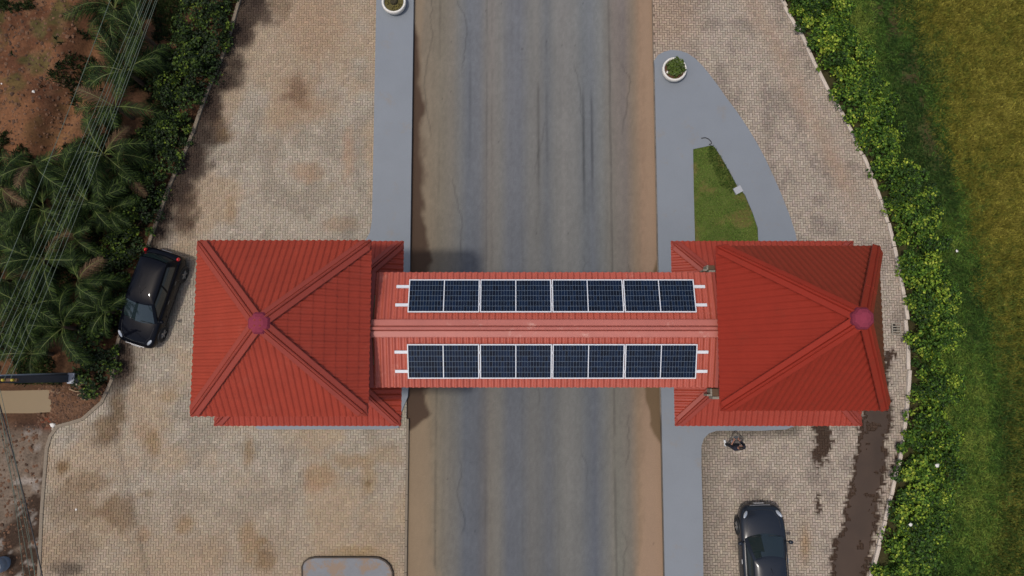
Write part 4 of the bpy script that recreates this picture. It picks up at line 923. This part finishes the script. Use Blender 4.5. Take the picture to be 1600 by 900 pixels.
# ------------------------------------------------------------------ cars
def interp_st(st, n):
    st = np.array(st); ys = np.linspace(0, 1, n); k = np.linspace(0, 1, len(st)); return np.stack([np.interp(ys, k, st[:, i]) for i in range(st.shape[1])], -1)
def car(name, label, loc, rz, paint, st, gh, wheels, L, W, silver_trim=False, ant=True):
    t = thing(name, label, 'car', loc, rz, None)
    # body shell -------------------------------------------------------
    V = []; F = []; m = 13
    for y, w, zl, zs, zt in st:
        zm = (zl + zs) / 2
        h = [(-.90, zl), (-.985, zl + .10), (-1.0, zm), (-.985, zs - .07), (-.93, zs), (-.70, zs + .62 * (zt - zs)), (-.35, zs + .93 * (zt - zs)), (0, zt)]
        ring = [(a * w, y, z) for a, z in h]; ring += [(-x, yy, z) for x, yy, z in ring[-2::-1]]; V += ring
    m = 15; n = len(st)
    for i in range(n - 1):
        for j in range(m - 1): F.append((i * m + j, i * m + j + 1, (i + 1) * m + j + 1, (i + 1) * m + j))
        F.append((i * m, (i + 1) * m, (i + 1) * m + m - 1, i * m + m - 1))
    F.append(list(range(m))); F.append([(n - 1) * m + j for j in range(m)][::-1])
    me = pyd('body', V, F, True); bm = bmesh.new(); bm.from_mesh(me); bmesh.ops.recalc_face_normals(bm, faces=bm.faces); bm.to_mesh(me); bm.free()
    b = obj('body', me, paint, t); sm = b.modifiers.new('s', 'SUBSURF'); sm.levels = 2; sm.render_levels = 2
    bpy.context.view_layer.update(); ev = b.evaluated_get(bpy.context.evaluated_depsgraph_get()); bv = BVHTree.FromObject(ev, bpy.context.evaluated_depsgraph_get())
    def seam(nm, pts, d, r=.007):
        out = []
        for (p_, q_) in zip(pts[:-1], pts[1:]):
            for k in range(6):
                o_ = Vector(p_).lerp(Vector(q_), k / 6); h_ = bv.ray_cast(o_, Vector(d))
                if h_[0]: out.append(h_[0] + h_[1] * .001)
        if len(out) > 2: obj(nm, tube(nm, out, r, 5), M_trim, t)
    f_ = L / 2
    seam('bonnet_seam', [(-.66, f_ - .95, 2), (-.60, f_ - .5, 2), (-.42, f_ - .22, 2), (0, f_ - .17, 2), (.42, f_ - .22, 2), (.60, f_ - .5, 2), (.66, f_ - .95, 2)], (0, 0, -1))
    for s in (-1, 1):
        for yy in (gh['base'][1] - .12, gh['handles'][0] - .12, gh['handles'][1] - .14): seam('door_seam', [(s * 2, yy, .30), (s * 2, yy, .93)], (-s, 0, 0), .006)
        seam('sill_seam', [(s * 2, gh['base'][1] - .12, .31), (s * 2, gh['handles'][1] - .14, .31)], (-s, 0, 0), .006)
    # greenhouse -------------------------------------------------------
    def seg(a, b, c, k):   # quadratic through a..c with bulge point b
        return [(1 - s) ** 2 * Vector(a) + 2 * s * (1 - s) * Vector(b) + s * s * Vector(c) for s in [i / k for i in range(k)]]
    def ring(fw, fy, fb, rw, ry, rb, z, zr):
        q = seg((-fw, fy, z), (0, fy + fb * 2, z + .02), (fw, fy, z), 12) + seg((fw, fy, z), ((fw + rw) / 2 + .03, (fy + ry) / 2, (z + zr) / 2 + .02), (rw, ry, zr), 16)
        return q + seg((rw, ry, zr), (0, ry - rb * 2, zr + .02), (-rw, ry, zr), 12) + seg((-rw, ry, zr), (-(fw + rw) / 2 - .03, (fy + ry) / 2, (z + zr) / 2 + .02), (-fw, fy, z), 16)
    B = ring(*gh['base']); T = ring(*gh['top']); n = len(B)
    def surf(k, h, off=0):
        k0 = int(math.floor(k)); f = k - k0; bb = B[k0 % n].lerp(B[(k0 + 1) % n], f); tt_ = T[k0 % n].lerp(T[(k0 + 1) % n], f)
        p = bb.lerp(tt_, h); out = Vector((p.x, p.y - (B[0].y + B[28].y) / 2, 0)); out.normalize(); bul = math.sin(math.pi * h) * .025
        return p + out * (bul + off) + Vector((0, 0, off * .8))
    V = [surf(k, h) for h in (0, .25, .5, .75, 1) for k in range(n)]; F = []
    for r in range(4):
        for k in range(n): F.append((r * n + k, r * n + (k + 1) % n, (r + 1) * n + (k + 1) % n, (r + 1) * n + k))
    obj('pillars', pyd('pillars', V, F, True), paint, t)
    # roof skin: rings shrinking towards the middle, crowned
    c = sum(T, Vector()) / n; V = []; F = []; fr = (1, .93, .75, .5, .2); zc = gh['crown']
    for f in fr:
        for p in T: q = c.lerp(p, f); V.append((q.x, q.y, q.z + zc * (1 - f ** 4) + .004))
    for r in range(4):
        for k in range(n): F.append((r * n + k, r * n + (k + 1) % n, (r + 1) * n + (k + 1) % n, (r + 1) * n + k))
    F.append([4 * n + k for k in range(n)]); obj('roof', pyd('roof', V, F, True), paint, t)
    def patch(nm, k0, k1, h0, h1, mt, off=.006, hs=None):
        K = 12; Hh = 5; V = []; F = []
        for j in range(Hh + 1):
            for i in range(K + 1): V.append(surf(k0 + (k1 - k0) * i / K, h0 + (h1 - h0) * j / Hh, off))
        for j in range(Hh):
            for i in range(K): F.append((j * (K + 1) + i, j * (K + 1) + i + 1, (j + 1) * (K + 1) + i + 1, (j + 1) * (K + 1) + i))
        return obj(nm, pyd(nm, V, F, True), mt, t)
    ws = patch('windscreen', .8, 11.2, .04, .94, M_glass); patch('rear_window', 29, 39, .2, .92, M_glass)
    for a, b_ in ((12.9, 19.6), (20.2, 26.6)): patch('side_window', a, b_, .14, .88, M_glass)
    for a, b_ in ((56 - 19.6 + 4 - .0, 56 - 12.9 + 0), ): pass
    for a, b_ in ((41.4, 47.8), (48.4, 55.1)): patch('side_window', a, b_, .14, .88, M_glass)
    if silver_trim:
        for a, b_ in ((12.6, 27), (41, 55.4)): patch('window_trim', a, b_, .055, .095, M_rim, .012)
    for s in (-1, 1):       # wipers
        obj('wiper', tube('wiper', [surf(6 + s * 4.6, .05, .02), surf(6 + s * 1.0, .14, .022)], .009, 5), M_trim, ws)
    # wheels ------------------------------------------------------------
    rad = .30
    for sx in (-1, 1):
        for wy in wheels:
            w_ = obj('wheel', lathe('tyre', [(.19, -.09), (.27, -.095), (rad, -.07), (rad, .07), (.27, .095), (.19, .09)], 28), M_tyre, t, loc=(sx * (W / 2 - .085), wy, rad), rot=(0, sx * R(90), 0))
            V = []; F = []
            bmr = bmesh.new(); bmesh.ops.create_circle(bmr, cap_ends=True, radius=.195, segments=24, matrix=Matrix.Translation((0, 0, .055)))
            for k in range(5):
                a = k * 2 * math.pi / 5; mtx = Matrix.Rotation(a, 4, 'Z'); vs_ = box(bmr, .03, .19, -.028, .028, .056, .088)
                for v_ in vs_: v_.co = mtx @ v_.co
            obj('rim', bmr, M_rim, w_)
            arch = obj('wheel_arch', lathe('wheel_arch', [(.30, -.1), (.355, -.1), (.355, .005), (.335, .012), (.30, .0)], 28), M_trim, t, loc=(sx * (W / 2 - .012), wy, rad + .02), rot=(0, sx * R(90), 0))
    # lamps, mirrors, handles -------------------------------------------
    def ell(nm, c, r, mt, par=t, rot=None, seg_=14):
        bme = bmesh.new(); bmesh.ops.create_uvsphere(bme, u_segments=seg_, v_segments=8, radius=1); bmesh.ops.scale(bme, vec=r, verts=bme.verts)
        for f in bme.faces: f.smooth = True
        return obj(nm, bme, mt, par, loc=c, rot=rot)
    hl = gh['lamp']; tl = gh['tail']
    for s in (-1, 1):
        ell('headlight', (s * hl[0], hl[1], hl[2] - .012), (.065, .17, .045), M_lamp, rot=(R(-28), 0, s * R(36)))
        ell('tail_light', (s * tl[0], tl[1], tl[2]), (.06, .08, .12), M_red)
        mi = ell('mirror', (s * (W / 2 + .075), gh['mir'][0], gh['mir'][1]), (.10, .075, .075), paint, rot=(0, 0, s * R(-15)))
        obj('mirror_stalk', tube('mirror_stalk', [(s * (W / 2 - .10), gh['mir'][0] + .04, gh['mir'][1] - .06), (s * (W / 2 + .03), gh['mir'][0] + .01, gh['mir'][1] - .03)], .022, 6), M_trim, t)
        for hy in gh['handles']: obj('door_handle', boxm('door_handle', -.012, .02, -.09, .09, -.015, .015, .008), M_rim if silver_trim else M_trim, t, loc=(s * (W / 2 - .012), hy, .80))
        obj('side_moulding', boxm('side_moulding', -.01, .02, -.95, .95, -.03, .03, .008), M_trim, t, loc=(s * (W / 2 - .006), -.05, .52))
    obj('grille', boxm('grille', -.42, .42, -.02, .03, -.07, .07, .01), M_trim, t, loc=(0, L / 2 - .06, gh['grz']))
    obj('grille_bar', boxm('grille_bar', -.38, .38, -.01, .02, -.008, .008, .003), M_rim, t, loc=(0, L / 2 - .045, gh['grz'] + .06))
    obj('number_plate', boxm('number_plate', -.2, .2, -.008, .012, -.065, .065, .004), mat('grey_plate', (.4, .4, .41), .5) if 'grey_plate' not in MATS else MATS['grey_plate'], t, loc=(0, L / 2 + .012, .38))
    obj('number_plate', boxm('number_plate', -.2, .2, -.008, .012, -.065, .065, .004), MATS['grey_plate'], t, loc=(0, -L / 2 - .012, .60))
    if ant: obj('antenna', tube('antenna', [(0, gh['top'][1] - .25, gh['top'][6] + zc - .01), (0, gh['top'][1] - .55, gh['top'][6] + zc + .28)], .006, 5), M_trim, t)
    return t
M_black = mat('black_car_paint', (.003, .0035, .006), .06, spec=.16)
M_grey = mat('graphite_car_paint', (.014, .018, .026), .16, spec=.38)
hatch = [(-1.95, .55, .42, .70, .78), (-1.93, .68, .32, .80, .90), (-1.85, .77, .27, .90, .97), (-1.6, .82, .22, .94, 1.0), (-1.0, .838, .19, .95, 1.0), (-.3, .84, .19, .94, .99), (.4, .84, .19, .92, .98), (.78, .838, .19, .90, .99), (1.1, .83, .2, .85, .95), (1.45, .81, .21, .78, .87), (1.72, .76, .23, .68, .76), (1.86, .68, .26, .58, .64), (1.94, .55, .32, .48, .52)]
gh1 = dict(base=(.74, .86, .16, .72, -1.66, .10, .92, .97), top=(.56, .16, .08, .54, -1.45, .05, 1.42, 1.43), crown=.09, lamp=(.60, 1.66, .735), tail=(.68, -1.77, .93), mir=(.74, 1.0), handles=(-.05, -.85), grz=.50)
p0 = P(217, 537, .35); p1 = P(263, 397, .55); dirv = (p0 - p1); dirv.z = 0
c = (p0 + p1) / 2; rz = math.atan2(dirv.y, dirv.x) - math.pi / 2
print('CAR len', dirv.length)
sc_ = 1.0
t = car('parked_car', 'glossy black hatchback parked against the dark left hedge', (c.x + .02, c.y, PZ + .012), rz, M_black, hatch, gh1, (1.22, -1.25), 3.9, 1.68)
sedan = [(-2.2, .55, .42, .72, .80), (-2.17, .70, .33, .84, .90), (-2.05, .80, .27, .92, .97), (-1.7, .86, .22, .96, 1.02), (-1.1, .875, .2, .96, 1.0), (-.3, .88, .2, .95, .99), (.35, .88, .2, .93, .97), (.75, .878, .2, .92, .985), (1.1, .87, .2, .89, .985), (1.45, .855, .21, .84, .94), (1.78, .82, .22, .76, .85), (2.0, .74, .25, .66, .73), (2.12, .62, .28, .56, .61), (2.17, .48, .33, .47, .50)]
gh2 = dict(base=(.76, .98, .20, .74, -1.5, .12, .94, .98), top=(.58, .26, .10, .55, -1.15, .06, 1.40, 1.40), crown=.085, lamp=(.64, 1.84, .80), tail=(.72, -2.05, .92), mir=(.82, 1.0), handles=(.1, -.8), grz=.52)
pf = P(1184, 786, .45)
rz2 = R(1.5)
t = car('parked_car', 'dark graphite car parked nose up at the bottom right, cut by the frame', (pf.x + math.sin(rz2) * 2.17, pf.y - 2.17, PZ + .012), rz2, M_grey, sedan, gh2, (1.33, -1.3), 4.35, 1.76, True)

# ------------------------------------------------------------------ person
def skin(name, verts, edges, m, parent, root=0, sub=2):
    me = bpy.data.meshes.new(name); me.from_pydata([v[0] for v in verts], edges, []); o = bpy.data.objects.new(name, me); COL.objects.link(o)
    o.modifiers.new('k', 'SKIN'); s = o.modifiers.new('s', 'SUBSURF'); s.levels = sub; s.render_levels = sub
    for i, v in enumerate(verts):
        r = v[1]; me.skin_vertices[0].data[i].radius = (r, r) if not isinstance(r, tuple) else r
    me.skin_vertices[0].data[root].use_root = True
    bpy.context.view_layer.update(); ev = o.evaluated_get(bpy.context.evaluated_depsgraph_get()); nm = bpy.data.meshes.new_from_object(ev); bpy.data.objects.remove(o)
    nm.polygons.foreach_set('use_smooth', [True] * len(nm.polygons)); nm.name = name
    return obj(name, nm, m, parent)
M_skin = mat('skin', A(150, 104, 84), .6); M_navy = mat('navy_cloth', A(26, 28, 44), .9, bump=.2); M_trous = mat('charcoal_trousers', A(28, 28, 36), .9, bump=.2); M_hair = mat('dark_hair', A(34, 26, 22), .6); M_shoe = mat('white_shoe', A(225, 225, 225), .6)
pp = P(1139, 694, PZ)
pr = thing('person', 'person in navy shirt and dark trousers standing on the paving, holding a small controller', 'person', (pp.x, pp.y, PZ + .005), R(8))
B = []; E = []
def add(v, r, par=None):
    B.append((v, r)); i = len(B) - 1
    if par is not None: E.append((par, i))
    return i
pel = add((0, 0, .96), .115); sp1 = add((0, .0, 1.14), .11, pel); sp2 = add((0, .01, 1.33), .125, sp1); nk = add((0, .02, 1.48), .05, sp2); h0 = add((0, .04, 1.56), .07, nk); h1 = add((0, .05, 1.64), .09, h0); h2 = add((0, .045, 1.71), .07, h1)
for s in (-1, 1):
    sh = add((s * .175, 0, 1.40), .055, sp2); el = add((s * .25, .06, 1.14), .042, sh); wr = add((s * .12, .24, 1.15), .03, el); pm = add((s * .085, .30, 1.16), .03, wr)
    for q, (dx, l) in enumerate(((-.03, .07), (-.01, .08), (.012, .075), (.03, .06))):
        f1 = add((s * (.075) + dx * .6, .34, 1.15 + .01 * q), .009, pm); f2 = add((s * .055 + dx * .4, .34 + l * .6, 1.135), .0085, f1)
    t1 = add((s * .06, .29, 1.185), .010, pm); add((s * .04, .325, 1.195), .009, t1)
    hp_ = add((s * .09, 0, .90), .085, pel); kn = add((s * .11 + (-.02 if s < 0 else 0), .03 * (1 if s < 0 else -.3), .50), .055, hp_); an = add((s * .12 + (-.03 if s < 0 else 0), -.02 + (.05 if s < 0 else 0), .09), .036, kn); add((s * .13 + (-.03 if s < 0 else 0), .13 + (.05 if s < 0 else 0), .04), .03, an)
skin('body', B, E, M_skin, pr)
S = [((0, .0, .90), .15), ((0, 0, 1.10), .155), ((0, .01, 1.32), .165), ((-.19, 0, 1.40), .085), ((.19, 0, 1.40), .085), ((-.25, .06, 1.13), .065), ((.25, .06, 1.13), .065), ((0, .015, 1.44), .075), ((.125, .225, 1.15), .05), ((-.20, .13, 1.14), .052)]
skin('shirt', S, [(0, 1), (1, 2), (2, 3), (2, 4), (3, 5), (4, 6), (2, 7), (6, 8), (5, 9)], M_navy, pr)
S = [((0, 0, .96), .12), ((-.09, 0, .88), .10), ((.09, 0, .88), .10), ((-.13, .03, .5), .075), ((.11, -.01, .5), .075), ((-.15, .03, .12), .062), ((.12, -.02, .12), .062)]
skin('trousers', S, [(0, 1), (0, 2), (1, 3), (2, 4), (3, 5), (4, 6)], M_trous, pr)
for s in (-1, 1):
    x, y = (-.155, .03) if s < 0 else (.12, -.02)
    skin('shoe', [((x, y - .09, .05), .05), ((x, y + .04, .06), .055), ((x * 1.06, y + .18, .04), .045)], [(0, 1), (1, 2)], M_shoe, pr)
skin('hair', [((0, -.01, 1.60), .085), ((0, .02, 1.685), .098), ((0, .055, 1.725), .075)], [(0, 1), (1, 2)], M_hair, pr)
for s in (-1, 1):
    bme = bmesh.new(); bmesh.ops.create_uvsphere(bme, u_segments=8, v_segments=6, radius=.013); obj('eye', bme, M_wht, pr, loc=(s * .033, .128, 1.645))
    bme = bmesh.new(); bmesh.ops.create_uvsphere(bme, u_segments=8, v_segments=6, radius=.02); bmesh.ops.scale(bme, vec=(.5, .8, 1.5), verts=bme.verts); obj('ear', bme, M_skin, pr, loc=(s * .092, .04, 1.63))
bme = bmesh.new(); bmesh.ops.create_uvsphere(bme, u_segments=8, v_segments=6, radius=.016); bmesh.ops.scale(bme, vec=(.8, 1.2, 1.5), verts=bme.verts); obj('nose', bme, M_skin, pr, loc=(0, .138, 1.615))
obj('mouth', boxm('mouth', -.025, .025, -.006, .006, -.006, .006, .003), mat('lips', A(140, 80, 72), .6), pr, loc=(0, .125, 1.575))
obj('shirt_print', boxm('shirt_print', -.07, .07, -.004, .004, -.035, .035, .002), M_wht, pr, loc=(.0, -.146, 1.36), rot=(R(-12), 0, 0))
ct = thing('controller', 'small dark controller held out in the hands of the standing person', 'controller', pp + Vector((-math.sin(R(8)) * .365, math.cos(R(8)) * .365, 1.14)), R(8))
obj('case', boxm('case', -.085, .085, -.05, .05, 0, .035, .012), M_trim, ct); obj('screen', boxm('screen', -.075, .075, -.03, .05, .036, .042), mat('screen_glass', (.05, .055, .06), .15), ct)
for s in (-1, 1): obj('stick', tube('stick', [(s * .055, -.035, .034), (s * .055, -.035, .055)], .006, 6), M_rim, ct)

# ------------------------------------------------------------------ litter caught in the right hedge and on the paving
for u, v, z, r, lab in ((1464, 727, 1.1, .09, 'crumpled white litter caught in the right hedge, the upper scrap'), (1423, 820, 1.0, .08, 'crumpled white litter caught in the right hedge, the lower scrap'), (119, 796, PZ, .05, 'tiny white scrap of litter on the paving at the lower left'), (1495, 392, .35, .06, 'small white scrap lying in the grass right of the right tower')):
    V, F = [], []; rock(V, F, (0, 0, 0), r, .6); tag(obj('litter', pyd('litter', V, F), M_wht, loc=P(u, v, z)), lab, 'litter')
